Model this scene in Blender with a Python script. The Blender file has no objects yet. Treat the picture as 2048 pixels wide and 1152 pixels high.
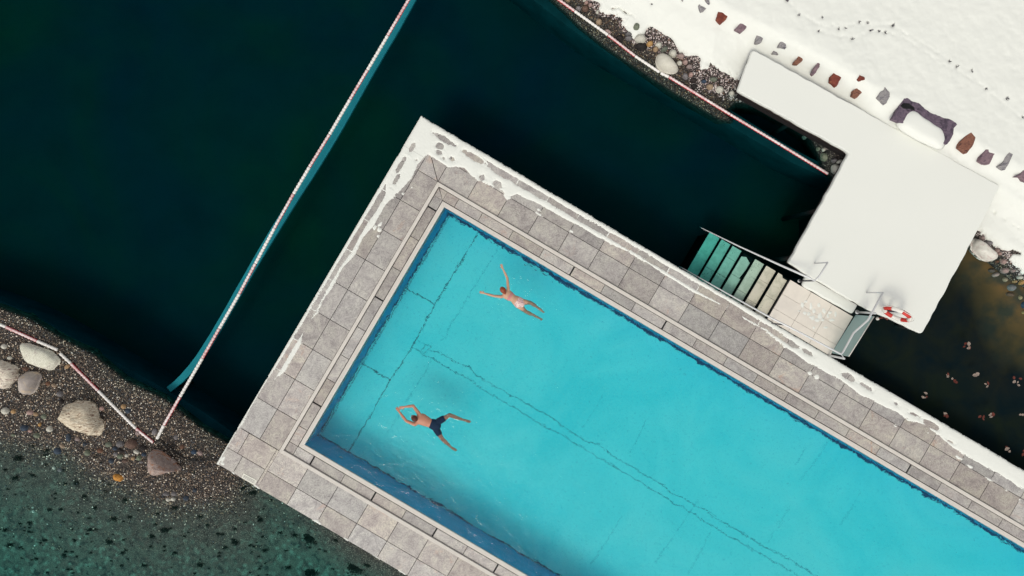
import bpy, bmesh, math, random
import numpy as np
from mathutils import Vector, Matrix

SC = bpy.context.scene
R = math.radians
# ------------------------------------------------------------------ camera, world, sun, exposure
CAM_H = 20.0
FPX = 1360.0                      # focal length in photo pixels (photo is 2048 wide): 68 px per metre at the deck
cam_d = bpy.data.cameras.new('camera'); cam = bpy.data.objects.new('camera', cam_d)
SC.collection.objects.link(cam); SC.camera = cam
cam.location = (0, 0, CAM_H); cam.rotation_euler = (0, 0, 0)
cam_d.sensor_width = 36.0; cam_d.lens = FPX/2048*36.0; cam_d.clip_end = 400
SUN_EL, SUN_DIR = 55.0, Vector((-0.42, -0.90, 0)).normalized()
w = bpy.data.worlds.new('World'); SC.world = w; w.use_nodes = True
wn = w.node_tree.nodes; sky = wn.new('ShaderNodeTexSky'); sky.sky_type = 'NISHITA'; sky.sun_disc = False
sky.sun_elevation = R(SUN_EL); sky.sun_rotation = math.atan2(SUN_DIR.x, SUN_DIR.y)
sky.air_density = 1.0; sky.dust_density = 3.0; sky.ozone_density = 1.0
bg = wn['Background']; bg.inputs['Strength'].default_value = 0.15
hs_ = wn.new('ShaderNodeHueSaturation'); hs_.inputs['Saturation'].default_value = 0.12      # thin bright overcast: a nearly grey sky
w.node_tree.links.new(sky.outputs[0], hs_.inputs['Color']); w.node_tree.links.new(hs_.outputs[0], bg.inputs['Color'])
sun_d = bpy.data.lights.new('sun', 'SUN'); sun = bpy.data.objects.new('sun', sun_d); SC.collection.objects.link(sun)
sun_d.energy = 0.88; sun_d.angle = R(15); sun_d.color = (1.0, 0.93, 0.74)
tosun = Vector((SUN_DIR.x*math.cos(R(SUN_EL)), SUN_DIR.y*math.cos(R(SUN_EL)), math.sin(R(SUN_EL))))
sun.rotation_euler = tosun.to_track_quat('Z', 'Y').to_euler(); sun.location = tosun*40
vs = SC.view_settings; vs.view_transform = 'Standard'; vs.look = 'None'; vs.gamma = 1; vs.exposure = 0.07
SC.render.film_transparent = False
SC.cycles.use_denoising = True; SC.cycles.max_bounces = 8; SC.cycles.transparent_max_bounces = 12
SC.cycles.volume_bounces = 0

WATER = -0.40      # lake level
POOLW = -0.03      # pool water level
WAVES = [(820, 838, 38, 0.13, 1.5), (872, 852, 30, 0.17, 1.2), (905, 862, 46, 0.13, 1.9), (1006, 582, 38, 0.28, 1.6), (1040, 606, 34, 0.34, 1.4), (1075, 625, 48, 0.26, 2.1)]
FLOOR = -1.85      # pool floor
rng = random.Random(7)
nrg = np.random.default_rng(11)

# ------------------------------------------------------------------ pixel / deck coordinates
def P(px, py, z=0.0):
    k = (CAM_H - z)/FPX
    return Vector(((px-1024)*k, -(py-576)*k, z))
def PR(px, py, z):                 # the point of the pool floor that is seen at this pixel through the water
    s = P(px, py, POOLW); d = Vector((s.x, s.y, POOLW-CAM_H)); r = math.hypot(d.x, d.y)
    if r < 1e-6: return Vector((s.x, s.y, z))
    si = r/d.length/1.33; t = si/math.sqrt(1-si*si)*(POOLW-z); return Vector((s.x+d.x/r*t, s.y+d.y/r*t, z))
DO = P(842, 235, 0)
DU = Vector((0.8621, -0.5068, 0)); DV = Vector((-0.5068, -0.8621, 0))
M = 1/68.0
def D(u, v, z=0.0):                # deck coordinates in photo pixels at deck level -> world
    p = DO + DU*(u*M) + DV*(v*M); return Vector((p.x, p.y, z))
def toD(p):
    q = Vector((p.x-DO.x, p.y-DO.y, 0)); return q.dot(DU)/M, q.dot(DV)/M

# ------------------------------------------------------------------ noise
def _lat(seed):
    return np.random.default_rng(seed).random((256, 256))
_LATS = {}
def vnoise(x, y, seed):
    if seed not in _LATS: _LATS[seed] = _lat(seed)
    L = _LATS[seed]
    xi = np.floor(x).astype(int); yi = np.floor(y).astype(int)
    fx = x-xi; fy = y-yi; fx = fx*fx*(3-2*fx); fy = fy*fy*(3-2*fy)
    a = L[xi % 256, yi % 256]; b = L[(xi+1) % 256, yi % 256]; c = L[xi % 256, (yi+1) % 256]; d = L[(xi+1) % 256, (yi+1) % 256]
    return (a*(1-fx)+b*fx)*(1-fy)+(c*(1-fx)+d*fx)*fy
def fbm(x, y, scale=1.0, octv=4, seed=1, gain=0.5):
    x = np.asarray(x, float)*scale; y = np.asarray(y, float)*scale
    s = 0; a = 1; t = 0
    for o in range(octv):
        s = s + a*(vnoise(x*2**o+17.3*o, y*2**o+5.1*o, seed+o)-0.5)*2; t += a; a *= gain
    return s/t                      # about -1..1
def sstep(a, b, x):
    t = np.clip((x-a)/(b-a), 0, 1); return t*t*(3-2*t)
def interp(pts, x):
    return np.interp(x, [p[0] for p in pts], [p[1] for p in pts])
def in_poly(X, Y, poly):
    ins = np.zeros(X.shape, bool); n = len(poly)
    for i in range(n):
        x0, y0 = poly[i][:2]; x1, y1 = poly[(i+1) % n][:2]
        if y0 == y1: continue
        c = ((y0 > Y) != (y1 > Y)) & (X < (x1-x0)*(Y-y0)/(y1-y0)+x0)
        ins ^= c
    return ins
def seg_dist(X, Y, pts, closed=False):
    d = np.full(X.shape, 1e9); n = len(pts)
    for i in range(n if closed else n-1):
        x0, y0 = pts[i][:2]; x1, y1 = pts[(i+1) % n][:2]
        dx, dy = x1-x0, y1-y0; L = dx*dx+dy*dy+1e-12
        t = np.clip(((X-x0)*dx+(Y-y0)*dy)/L, 0, 1)
        d = np.minimum(d, np.hypot(X-x0-t*dx, Y-y0-t*dy))
    return d
def sdist(X, Y, poly):              # positive inside
    d = seg_dist(X, Y, poly, True); return np.where(in_poly(X, Y, poly), d, -d)

# ------------------------------------------------------------------ object helpers
def tag(o, label=None, cat=None, group=None, kind=None):
    if label: o['label'] = label
    if cat: o['category'] = cat
    if group: o['group'] = group
    if kind: o['kind'] = kind
    return o
def link(name, me, mat=None, parent=None):
    o = bpy.data.objects.new(name, me); SC.collection.objects.link(o)
    if mat is not None: me.materials.append(mat)
    if parent is not None:
        o.parent = parent; o.matrix_parent_inverse = Matrix.Translation(-parent.location)
    return o
def empty(name, loc, label, cat, group=None):
    o = bpy.data.objects.new(name, None); SC.collection.objects.link(o); o.location = loc; o.empty_display_size = 0.1
    return tag(o, label, cat, group)
class MB:
    def __init__(s): s.v = []; s.f = []
    def add(s, vs, fs):
        n = len(s.v); s.v += [tuple(v) for v in vs]; s.f += [tuple(i+n for i in f) for f in fs]; return s
    def prism(s, poly, z0, z1, bev=0.0):        # poly: list of (x,y) world; flat top
        n = len(poly); a = sum(poly[i][0]*poly[(i+1) % n][1]-poly[(i+1) % n][0]*poly[i][1] for i in range(n))
        if a < 0: poly = poly[::-1]
        vs = [(p[0], p[1], z0) for p in poly]
        if bev > 0:
            cx = sum(p[0] for p in poly)/n; cy = sum(p[1] for p in poly)/n
            ins = inset(poly, bev)
            vs += [(p[0], p[1], z1-bev) for p in poly]+[(p[0], p[1], z1) for p in ins]; L = 3
        else:
            vs += [(p[0], p[1], z1) for p in poly]; L = 2
        fs = [tuple(range(n-1, -1, -1)), tuple(range((L-1)*n, L*n))]
        for l in range(L-1):
            for i in range(n):
                j = (i+1) % n; fs.append((l*n+i, l*n+j, (l+1)*n+j, (l+1)*n+i))
        return s.add(vs, fs)
    def tube(s, pts, r, seg=10, cap=True):
        pts = [Vector(p) for p in pts]; n = len(pts)
        rr = r if isinstance(r, (list, tuple)) else [r]*n
        vs = []; prev = None
        for i, p in enumerate(pts):
            t = (pts[min(i+1, n-1)]-pts[max(i-1, 0)]).normalized()
            if prev is None:
                up = Vector((0, 0, 1)) if abs(t.z) < 0.9 else Vector((1, 0, 0)); a = t.cross(up).normalized()
            else:
                a = (prev-t*prev.dot(t)).normalized()
            prev = a; b = t.cross(a)
            for k in range(seg):
                th = 2*math.pi*k/seg; vs.append(p+a*(math.cos(th)*rr[i])+b*(math.sin(th)*rr[i]))
        fs = []
        for i in range(n-1):
            for k in range(seg):
                j = (k+1) % seg; fs.append((i*seg+k, i*seg+j, (i+1)*seg+j, (i+1)*seg+k))
        if cap: fs += [tuple(range(seg-1, -1, -1)), tuple(range((n-1)*seg, n*seg))]
        return s.add(vs, fs)
    def build(s, name, mat, parent=None, smooth=False):
        me = bpy.data.meshes.new(name); me.from_pydata(s.v, [], s.f); me.validate()
        if smooth: me.polygons.foreach_set('use_smooth', [True]*len(me.polygons))
        me.update(); return link(name, me, mat, parent)
def inset(poly, d):
    n = len(poly); out = []
    for i in range(n):
        a = Vector(poly[i-1][:2]); b = Vector(poly[i][:2]); c = Vector(poly[(i+1) % n][:2])
        e1 = (b-a).normalized(); e2 = (c-b).normalized()
        n1 = Vector((-e1.y, e1.x)); n2 = Vector((-e2.y, e2.x)); m = (n1+n2)
        if m.length < 1e-6: m = n1
        m.normalize(); k = d/max(0.35, m.dot(n1)); out.append((b.x+m.x*k, b.y+m.y*k))
    return out
def grid_mesh(name, X, Y, Z, keep, mat, smooth=True, parent=None):
    ny, nx = X.shape
    idx = np.arange(ny*nx).reshape(ny, nx)
    q = np.stack([idx[:-1, :-1], idx[:-1, 1:], idx[1:, 1:], idx[1:, :-1]], -1).reshape(-1, 4)
    if keep is not None:
        k = keep[:-1, :-1] | keep[:-1, 1:] | keep[1:, 1:] | keep[1:, :-1]; q = q[k.reshape(-1)]
    used = np.unique(q); rm = np.full(ny*nx, -1); rm[used] = np.arange(len(used)); q = rm[q]
    co = np.stack([X.ravel(), Y.ravel(), Z.ravel()], 1)[used]
    # face up
    a, b, c = co[q[0, 0]], co[q[0, 1]], co[q[0, 2]]
    if np.cross(b-a, c-a)[2] < 0: q = q[:, ::-1]
    me = bpy.data.meshes.new(name); me.vertices.add(len(co)); me.vertices.foreach_set('co', co.ravel())
    me.loops.add(q.size); me.loops.foreach_set('vertex_index', q.ravel().astype(np.int32))
    me.polygons.add(len(q)); me.polygons.foreach_set('loop_start', np.arange(0, q.size, 4, dtype=np.int32))
    me.polygons.foreach_set('loop_total', np.full(len(q), 4, dtype=np.int32)); me.update(calc_edges=True); me.validate()
    if smooth: me.polygons.foreach_set('use_smooth', [True]*len(me.polygons))
    return link(name, me, mat, parent)
def rawmesh(name, co, faces, mat, smooth=True, parent=None):
    me = bpy.data.meshes.new(name); me.vertices.add(len(co)); me.vertices.foreach_set('co', np.asarray(co, float).ravel())
    faces = np.asarray(faces); k = faces.shape[1]
    me.loops.add(faces.size); me.loops.foreach_set('vertex_index', faces.ravel().astype(np.int32))
    me.polygons.add(len(faces)); me.polygons.foreach_set('loop_start', np.arange(0, faces.size, k, dtype=np.int32))
    me.polygons.foreach_set('loop_total', np.full(len(faces), k, dtype=np.int32)); me.update(calc_edges=True)
    if smooth: me.polygons.foreach_set('use_smooth', [True]*len(me.polygons))
    return link(name, me, mat, parent)

# ------------------------------------------------------------------ materials
def lin(c): return c/12.92 if c <= 0.04045 else ((c+0.055)/1.055)**2.4
def S(r, g, b): return (lin(r/255), lin(g/255), lin(b/255), 1)
class N:
    def __init__(s, name, rough=0.7, spec=0.3):
        s.m = bpy.data.materials.new(name); s.m.use_nodes = True; s.t = s.m.node_tree
        s.b = s.t.nodes['Principled BSDF']; s.b.inputs['Roughness'].default_value = rough
        s.b.inputs['Specular IOR Level'].default_value = spec
        s.pos = s.t.nodes.new('ShaderNodeNewGeometry').outputs['Position']
    def n(s, typ, **k):
        nd = s.t.nodes.new(typ)
        for a, v in k.items(): setattr(nd, a, v)
        return nd
    def put(s, sock, v):
        if hasattr(v, 'is_output'): s.t.links.new(v, sock)
        else: sock.default_value = v
    def noise(s, scale, det=4, rough=0.55, dist=0.0, vec=None, col=False):
        nd = s.n('ShaderNodeTexNoise'); s.put(nd.inputs['Vector'], vec or s.pos)
        nd.inputs['Scale'].default_value = scale; nd.inputs['Detail'].default_value = det
        nd.inputs['Roughness'].default_value = rough; nd.inputs['Distortion'].default_value = dist
        return nd.outputs['Color' if col else 'Fac']
    def voro(s, scale, feat='F1', out='Distance', vec=None, rnd=1.0):
        nd = s.n('ShaderNodeTexVoronoi', feature=feat); s.put(nd.inputs['Vector'], vec or s.pos)
        nd.inputs['Scale'].default_value = scale; nd.inputs['Randomness'].default_value = rnd
        return nd.outputs[out]
    def ramp(s, fac, stops, mode='LINEAR'):
        nd = s.n('ShaderNodeValToRGB'); nd.color_ramp.interpolation = mode; e = nd.color_ramp.elements
        while len(e) < len(stops): e.new(0.5)
        for i, (p, c) in enumerate(stops):
            e[i].position = p; e[i].color = c if isinstance(c, tuple) else (c, c, c, 1)
        s.put(nd.inputs[0], fac); return nd.outputs[0]
    def mix(s, f, a, b, mode='MIX'):
        nd = s.n('ShaderNodeMix', data_type='RGBA', blend_type=mode)
        s.put(nd.inputs[0], f); s.put(nd.inputs[6], a); s.put(nd.inputs[7], b); return nd.outputs[2]
    def math(s, op, a, b=0.0):
        nd = s.n('ShaderNodeMath', operation=op); s.put(nd.inputs[0], a); s.put(nd.inputs[1], b); return nd.outputs[0]
    def mapr(s, f, a, b, c, d):
        nd = s.n('ShaderNodeMapRange'); s.put(nd.inputs[0], f)
        for i, v in enumerate((a, b, c, d)): nd.inputs[i+1].default_value = v
        return nd.outputs[0]
    def island(s): return s.n('ShaderNodeNewGeometry').outputs['Random Per Island']
    def objrand(s): return s.n('ShaderNodeObjectInfo').outputs['Random']
    def hsv(s, col, h=0.5, sa=1.0, v=1.0):
        nd = s.n('ShaderNodeHueSaturation'); s.put(nd.inputs['Hue'], h); s.put(nd.inputs['Saturation'], sa); s.put(nd.inputs['Value'], v)
        s.put(nd.inputs['Color'], col); return nd.outputs[0]
    def bump(s, h, strength=0.3, dist=0.02):
        nd = s.n('ShaderNodeBump'); nd.inputs['Strength'].default_value = strength; nd.inputs['Distance'].default_value = dist
        s.put(nd.inputs['Height'], h); s.t.links.new(nd.outputs[0], s.b.inputs['Normal']); return nd.outputs[0]
    def xyz(s, v=None):
        nd = s.n('ShaderNodeSeparateXYZ'); s.put(nd.inputs[0], v or s.pos); return nd.outputs
    def rotated(s, ang, sc=(1, 1, 1), vec=None):
        nd = s.n('ShaderNodeMapping'); s.put(nd.inputs['Vector'], vec or s.pos); nd.inputs['Rotation'].default_value = (0, 0, ang)
        nd.inputs['Scale'].default_value = sc; return nd.outputs[0]
    def done(s, col=None, rough=None):
        if col is not None: s.put(s.b.inputs['Base Color'], col)
        if rough is not None: s.put(s.b.inputs['Roughness'], rough)
        return s.m

def plain(name, col, rough=0.6, spec=0.3, metal=0.0, var=0.12, scale=9):
    a = N(name, rough, spec); a.b.inputs['Metallic'].default_value = metal
    f = a.mapr(a.noise(scale, 4), 0.3, 0.7, 1-var, 1+var)
    return a.done(a.hsv(col, 0.5, 1.0, f))

def m_snow():
    a = N('snow', 0.75, 0.2)
    c = a.mix(a.noise(0.8, 3), (0.74, 0.75, 0.70, 1), (0.77, 0.775, 0.725, 1))
    h = a.math('ADD', a.noise(6, 5, 0.6), a.math('MULTIPLY', a.noise(60, 3, 0.6), 0.25)); a.bump(h, 0.12, 0.01)
    return a.done(c)
def m_slab():
    a = N('natural_stone_slab', 0.65, 0.3)
    isl = a.island()
    off = a.n('ShaderNodeCombineXYZ'); a.put(off.inputs[2], a.math('MULTIPLY', isl, 57.0))
    v = a.n('ShaderNodeVectorMath', operation='ADD'); a.put(v.inputs[0], a.pos); a.put(v.inputs[1], off.outputs[0]); vec = v.outputs[0]
    big = a.noise(1.6, 6, 0.62, 1.6, vec); fine = a.noise(11, 6, 0.7, 0.8, vec); vein = a.noise(2.6, 9, 0.72, 4.5, vec); vein2 = a.noise(5.5, 8, 0.75, 2.5, vec)
    base = a.ramp(big, [(0.28, S(156, 149, 145)), (0.45, S(182, 175, 169)), (0.6, S(193, 188, 178)), (0.78, S(200, 193, 180))])
    base = a.mix(a.ramp(fine, [(0.50, 0.0), (0.78, 0.5)]), base, S(132, 124, 124))
    base = a.mix(a.ramp(vein, [(0.475, 0.0), (0.5, 0.8), (0.525, 0.0)]), base, S(104, 94, 100))
    base = a.mix(a.math('MULTIPLY', a.ramp(vein2, [(0.48, 0.0), (0.5, 0.9), (0.52, 0.0)]), a.ramp(a.noise(1.4, 3, 0.5, 0.5, vec), [(0.48, 0.0), (0.6, 1.0)])), base, S(96, 86, 92))
    rust = a.math('MULTIPLY', a.ramp(a.noise(1.7, 7, 0.7, 1.6, vec), [(0.58, 0.0), (0.74, 0.6)]), a.ramp(isl, [(0.55, 0.0), (0.7, 1.0)]))
    base = a.mix(rust, base, S(186, 138, 108))
    spots = a.math('MULTIPLY', a.ramp(a.voro(26, vec=vec), [(0.08, 1.0), (0.2, 0.0)]), a.ramp(a.noise(2.3, 3, 0.5, 0.5, vec), [(0.52, 0.0), (0.66, 0.8)]))
    base = a.mix(spots, base, S(104, 96, 102))
    i2 = a.math('FRACT', a.math('MULTIPLY', isl, 13.7))
    xy = a.xyz(); along = a.math('ADD', a.math('MULTIPLY', xy[0], DV.x), a.math('MULTIPLY', xy[1], DV.y))      # damp stone on the side of the melting snow, dry on the other
    base = a.hsv(base, 0.5, a.mapr(i2, 0, 1, 0.55, 1.3), a.math('MULTIPLY', a.mapr(isl, 0, 1, 0.78, 1.07), a.mapr(along, DO.dot(DV)+3.0, DO.dot(DV)+11.0, 0.97, 1.14)))
    a.bump(a.math('ADD', big, fine), 0.25, 0.01)
    return a.done(base)
def m_gravel_bed(name, dark, light, teal=None):
    a = N(name, 0.55, 0.3)
    vc = a.voro(38, out='Color'); vd = a.voro(38); sx = a.xyz(vc)
    col = a.ramp(sx[0], [(0.0, dark), (0.45, dark), (0.7, light), (1.0, S(170, 160, 145))])
    col = a.mix(a.ramp(vd, [(0.25, 0.0), (0.55, 0.85)]), col, S(14, 12, 12))
    col = a.mix(a.ramp(a.noise(1.2, 5, 0.6), [(0.35, 0.0), (0.7, 0.45)]), col, S(52, 40, 34))
    if teal:
        y = a.xyz()[2]
        dep = a.mapr(y, -0.74, -0.46, 1.0, 0.0)
        pat = a.ramp(a.noise(3.2, 5, 0.62, 0.6), [(0.40, 0.0), (0.56, 1.0)])
        silt = a.mix(pat, a.mix(a.ramp(a.noise(7.5, 6, 0.7, 0.5), [(0.42, 0.0), (0.55, 1.0)]), S(24, 24, 22), S(98, 80, 70)), S(96, 92, 80))
        cl = a.n('ShaderNodeTexVoronoi', feature='SMOOTH_F1'); a.put(cl.inputs['Vector'], a.mix(0.12, a.pos, a.noise(5, 4, 0.6, 0, None, True))); cl.inputs['Scale'].default_value = 6.5
        silt = a.mix(a.math('MULTIPLY', a.ramp(cl.outputs['Distance'], [(0.18, 0.95), (0.42, 0.0)]), a.ramp(a.noise(1.3, 4, 0.6), [(0.38, 0.0), (0.55, 1.0)])), silt, S(124, 136, 120))
        silt = a.mix(a.ramp(a.noise(4.6, 7, 0.72, 0.3), [(0.36, 1.0), (0.46, 0.0)]), silt, S(22, 28, 24)); silt = a.mix(a.ramp(vd, [(0.3, 0.0), (0.6, 0.5)]), silt, S(20, 24, 22))
        col = a.mix(dep, col, silt)
    a.bump(vd, 0.6, 0.02)
    return a.done(col)
def m_pebble(name, stops, rough=0.45, gloss=0.5):
    a = N(name, rough, gloss); c = a.ramp(a.island(), stops, 'CONSTANT')
    c = a.hsv(c, 0.5, 1.0, a.mapr(a.noise(40, 3), 0.3, 0.7, 0.8, 1.2)); return a.done(c)
def m_rock(name, c0, c1, c2=None, scale=5, streak=None, rough=0.8, spec=0.2, bump=0.6, rnd=False):
    a = N(name, rough, spec)
    vec = a.n('ShaderNodeTexCoord').outputs['Object']
    if streak: vec = a.rotated(streak[0], (1, streak[1], 1), vec)
    n1 = a.noise(scale, 8, 0.65, 0.8, vec); col = a.mix(a.ramp(n1, [(0.35, 0.0), (0.65, 1.0)]), c0, c1)
    if c2: col = a.mix(a.ramp(a.noise(scale*0.7, 5, 0.6, 1.5, vec), [(0.52, 0.0), (0.64, 0.9)]), col, c2)
    if rnd: col = a.hsv(col, 0.5, a.mapr(a.objrand(), 0, 1, 0.7, 1.3), a.mapr(a.objrand(), 0, 1, 0.75, 1.15))
    a.bump(a.math('ADD', n1, a.math('MULTIPLY', a.noise(scale*7, 4, 0.6, 0, vec), 0.4)), bump, 0.06)
    return a.done(col)
def m_volume(name, colr, dens, surface=False):
    m = bpy.data.materials.new(name); m.use_nodes = True; t = m.node_tree; t.nodes.clear()
    out = t.nodes.new('ShaderNodeOutputMaterial'); va = t.nodes.new('ShaderNodeVolumeAbsorption')
    va.inputs['Color'].default_value = (*colr, 1); va.inputs['Density'].default_value = dens
    t.links.new(va.outputs[0], out.inputs['Volume'])
    if surface:
        tr = t.nodes.new('ShaderNodeBsdfRefraction'); tr.inputs['IOR'].default_value = 1.33; tr.inputs['Roughness'].default_value = 0.0; gl = t.nodes.new('ShaderNodeBsdfGlossy'); gl.inputs['Roughness'].default_value = 0.03
        fr = t.nodes.new('ShaderNodeFresnel'); fr.inputs['IOR'].default_value = 1.33
        mx = t.nodes.new('ShaderNodeMixShader'); geo = t.nodes.new('ShaderNodeNewGeometry')
        n1 = t.nodes.new('ShaderNodeTexNoise'); n1.inputs['Scale'].default_value = 2.6; n1.inputs['Detail'].default_value = 3; n1.inputs['Distortion'].default_value = 0.8
        n2 = t.nodes.new('ShaderNodeTexNoise'); n2.inputs['Scale'].default_value = 17; n2.inputs['Detail'].default_value = 3
        ad = t.nodes.new('ShaderNodeMath'); ad.operation = 'MULTIPLY_ADD'; ad.inputs[1].default_value = 0.15
        bp = t.nodes.new('ShaderNodeBump'); bp.inputs['Strength'].default_value = 1.0; bp.inputs['Distance'].default_value = 0.024
        hsum = ad.outputs[0]
        # rings of small waves running out from each swimmer
        for (wx, wy, kk, am, fall) in WAVES:
            vd_ = t.nodes.new('ShaderNodeVectorMath'); vd_.operation = 'DISTANCE'; p_ = P(wx, wy, POOLW); vd_.inputs[1].default_value = p_
            t.links.new(geo.outputs['Position'], vd_.inputs[0])
            def mm(op, a, b_):
                q = t.nodes.new('ShaderNodeMath'); q.operation = op
                for i_, v_ in enumerate((a, b_)):
                    if hasattr(v_, 'is_output'): t.links.new(v_, q.inputs[i_])
                    elif v_ is not None: q.inputs[i_].default_value = v_
                return q.outputs[0]
            dn = mm('ADD', vd_.outputs['Value'], mm('MULTIPLY', n1.outputs['Fac'], 0.35))
            wv = mm('MULTIPLY', mm('SINE', mm('MULTIPLY', dn, kk), None), mm('POWER', 2.718, mm('MULTIPLY', vd_.outputs['Value'], -fall)))
            hsum = mm('ADD', hsum, mm('MULTIPLY', wv, am))
        L = t.links.new
        L(geo.outputs['Position'], n1.inputs['Vector']); L(geo.outputs['Position'], n2.inputs['Vector'])
        L(n2.outputs['Fac'], ad.inputs[0]); L(n1.outputs['Fac'], ad.inputs[2]); L(hsum, bp.inputs['Height'])
        L(bp.outputs[0], gl.inputs['Normal']); L(bp.outputs[0], tr.inputs['Normal']); L(bp.outputs[0], fr.inputs['Normal'])
        L(fr.outputs[0], mx.inputs[0]); L(tr.outputs[0], mx.inputs[1]); L(gl.outputs[0], mx.inputs[2]); L(mx.outputs[0], out.inputs['Surface'])
    return m

SNOW = m_snow(); SLAB = m_slab()
JOINT = plain('joint_dark', S(46, 40, 42), 0.9)
LIGHTSTONE = plain('pale_coping', S(204, 198, 190), 0.6, var=0.05, scale=6)
STEEL = plain('brushed_steel', S(190, 192, 196), 0.3, 0.5, 0.7, 0.05)
DARKMETAL = plain('dark_metal', S(60, 58, 70), 0.45, 0.5, 0.3)
BLACK = plain('black_rubber', S(14, 14, 16), 0.5)
CONC = plain('wet_concrete', S(38, 40, 42), 0.8)

# ================================================================== LAKE
# bed of the deep bathing lake: one sheet reaching far beyond the frame
def m_lakebed():
    a = N('lake_liner', 0.9, 0.0)
    col = a.ramp(a.noise(0.16, 4, 0.55, 0.6), [(0.30, (0.08, 0.032, 0.052, 1)), (0.5, (0.09, 0.042, 0.044, 1)), (0.72, (0.12, 0.058, 0.028, 1))])
    col = a.mix(a.ramp(a.noise(0.7, 5, 0.6), [(0.4, 0.0), (0.75, 0.4)]), col, (0.05, 0.022, 0.026, 1))
    return a.done(col)
LB = m_lakebed()
b = MB(); b.add([(-70, -70, -2.6), (70, -70, -2.6), (70, 70, -2.6), (-70, 70, -2.6)], [(0, 1, 2, 3)])
tag(b.build('lake_bed', LB), 'dark green lined bottom of the bathing lake', 'lake bed', kind='structure')
# liner steps: long shallow folds under water
def curve_pts(pts, n=10):
    out = []; m = len(pts)
    for i in range(m-1):
        p0 = pts[max(i-1, 0)]; p1 = pts[i]; p2 = pts[i+1]; p3 = pts[min(i+2, m-1)]
        for k in range(n):
            t = k/n; out.append(tuple(0.5*((2*p1[j])+(-p0[j]+p2[j])*t+(2*p0[j]-5*p1[j]+4*p2[j]-p3[j])*t*t+(-p0[j]+3*p1[j]-3*p2[j]+p3[j])*t**3) for j in range(2)))
    out.append(tuple(pts[-1][:2])); return out
def shelf(name, line, outer, z, mat, label):
    # closed slab between two pixel polylines
    poly = [P(*p, z)[:2] for p in curve_pts(line, 6)]+[P(*p, z)[:2] for p in curve_pts(outer, 6)[::-1]]
    return tag(MB().prism(poly, z-2.6, z).build(name, mat), label, 'ledge', kind='structure')
SHELF = plain('shelf_liner', S(40, 66, 78), 0.9, 0.0, var=0.2, scale=2)
shelf('lake_shelf', [(-120, 560), (0, 601), (100, 648), (200, 706), (300, 762), (400, 820), (470, 868), (560, 930)],
      [(-140, 700), (0, 760), (100, 800), (200, 850), (300, 900), (400, 960), (470, 1000), (560, 1060)], -1.15, SHELF, 'submerged liner ledge along the gravel bank')
SHELF2 = plain('shelf_liner_green', S(36, 60, 66), 0.9, 0.0, var=0.25, scale=1.5)
shelf('lake_shelf', [(980, -70), (1080, 10), (1180, 85), (1280, 145), (1400, 215), (1500, 275), (1600, 333), (1705, 375)],
      [(1030, -100), (1130, -10), (1200, 50), (1290, 110), (1400, 180), (1480, 232), (1600, 305), (1720, 362)], -1.15, SHELF2, 'submerged liner ledge along the snowy bank')
# crest of the curved partition wall; its body left out to cast no shadow
CREST = plain('crest_tile', S(84, 138, 150), 0.8, 0.0, var=0.08, scale=3)
WALLM = plain('partition_side', S(8, 20, 22), 0.9, 0.0)
ce = [(858, -60), (824, 0), (793, 56), (744, 140), (702, 214), (651, 300), (590, 395), (530, 492), (480, 578), (440, 648), (410, 697), (385, 732), (360, 760), (337, 779)]
wd = [13, 13, 13, 12, 13, 15, 16, 15, 14, 14, 14, 13, 13, 12]
def crest(z0=-1.0):
    L = []; Rr = []
    c = curve_pts(ce, 5); W = np.interp(np.linspace(0, 1, len(c)), np.linspace(0, 1, len(wd)), wd)
    for i, p in enumerate(c):
        q0 = c[max(i-1, 0)]; q1 = c[min(i+1, len(c)-1)]; t = Vector((q1[0]-q0[0], q1[1]-q0[1])).normalized(); nn = Vector((-t.y, t.x))
        j = (vnoise(np.array(i*0.9), np.array(0.3), 5)-0.5)*1.6
        L.append(P(p[0]+nn.x*W[i]*0.5, p[1]+nn.y*W[i]*0.5+j, z0)[:2]); Rr.append(P(p[0]-nn.x*W[i]*0.5, p[1]-nn.y*W[i]*0.5-j, z0)[:2])
    return L+Rr[::-1]
pw = empty('partition_crest', P(590, 395, -2.6), 'sunken teal crest of a curved partition wall, built without its wall, below the long float line', 'partition crest')
cr = crest()
MB().prism(cr, -1.1, -1.0).build('crest', CREST, pw)
for x, y in (ce[0], ce[-1]): MB().tube([P(x, y, -1.0).xy.to_3d()+Vector((0, 0, -2.7)), P(x, y, -1.0).xy.to_3d()+Vector((0, 0, -1.09))], 0.035, 8).build('strut', WALLM, pw, True)  # added end struts carry the crest where the wall is left out
# lake water: a closed body around the pool
def ring_prism(u0, v0, u1, v1, a0, b0, a1, b1, z0, z1):
    o = [D(u0, v0), D(u1, v0), D(u1, v1), D(u0, v1)]; h = [D(a0, b0), D(a1, b0), D(a1, b1), D(a0, b1)]
    vs = [(p.x, p.y, z) for z in (z0, z1) for p in o+h]; fs = []
    for i in range(4):
        j = (i+1) % 4
        fs += [(8+i, 8+j, 12+j, 12+i)[::-1], (i, j, 4+j, 4+i), (i, j, 8+j, 8+i), (4+j, 4+i, 12+i, 12+j)]
    bm = bmesh.new(); V = [bm.verts.new(v) for v in vs]
    for f in fs: bm.faces.new([V[k] for k in f])
    bmesh.ops.recalc_face_normals(bm, faces=bm.faces); me = bpy.data.meshes.new('m'); bm.to_mesh(me); bm.free(); return me
LW = m_volume('lake_water_volume', (0.10, 0.86, 0.87), 1.25)
me = ring_prism(-2600, -2600, 3600, 3400, 6, 6, 2400, 798, -3.42, WATER); me.name = 'lake_water'
tag(link('lake_water', me, LW), 'still dark water of the bathing lake', 'water', kind='structure')

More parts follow.
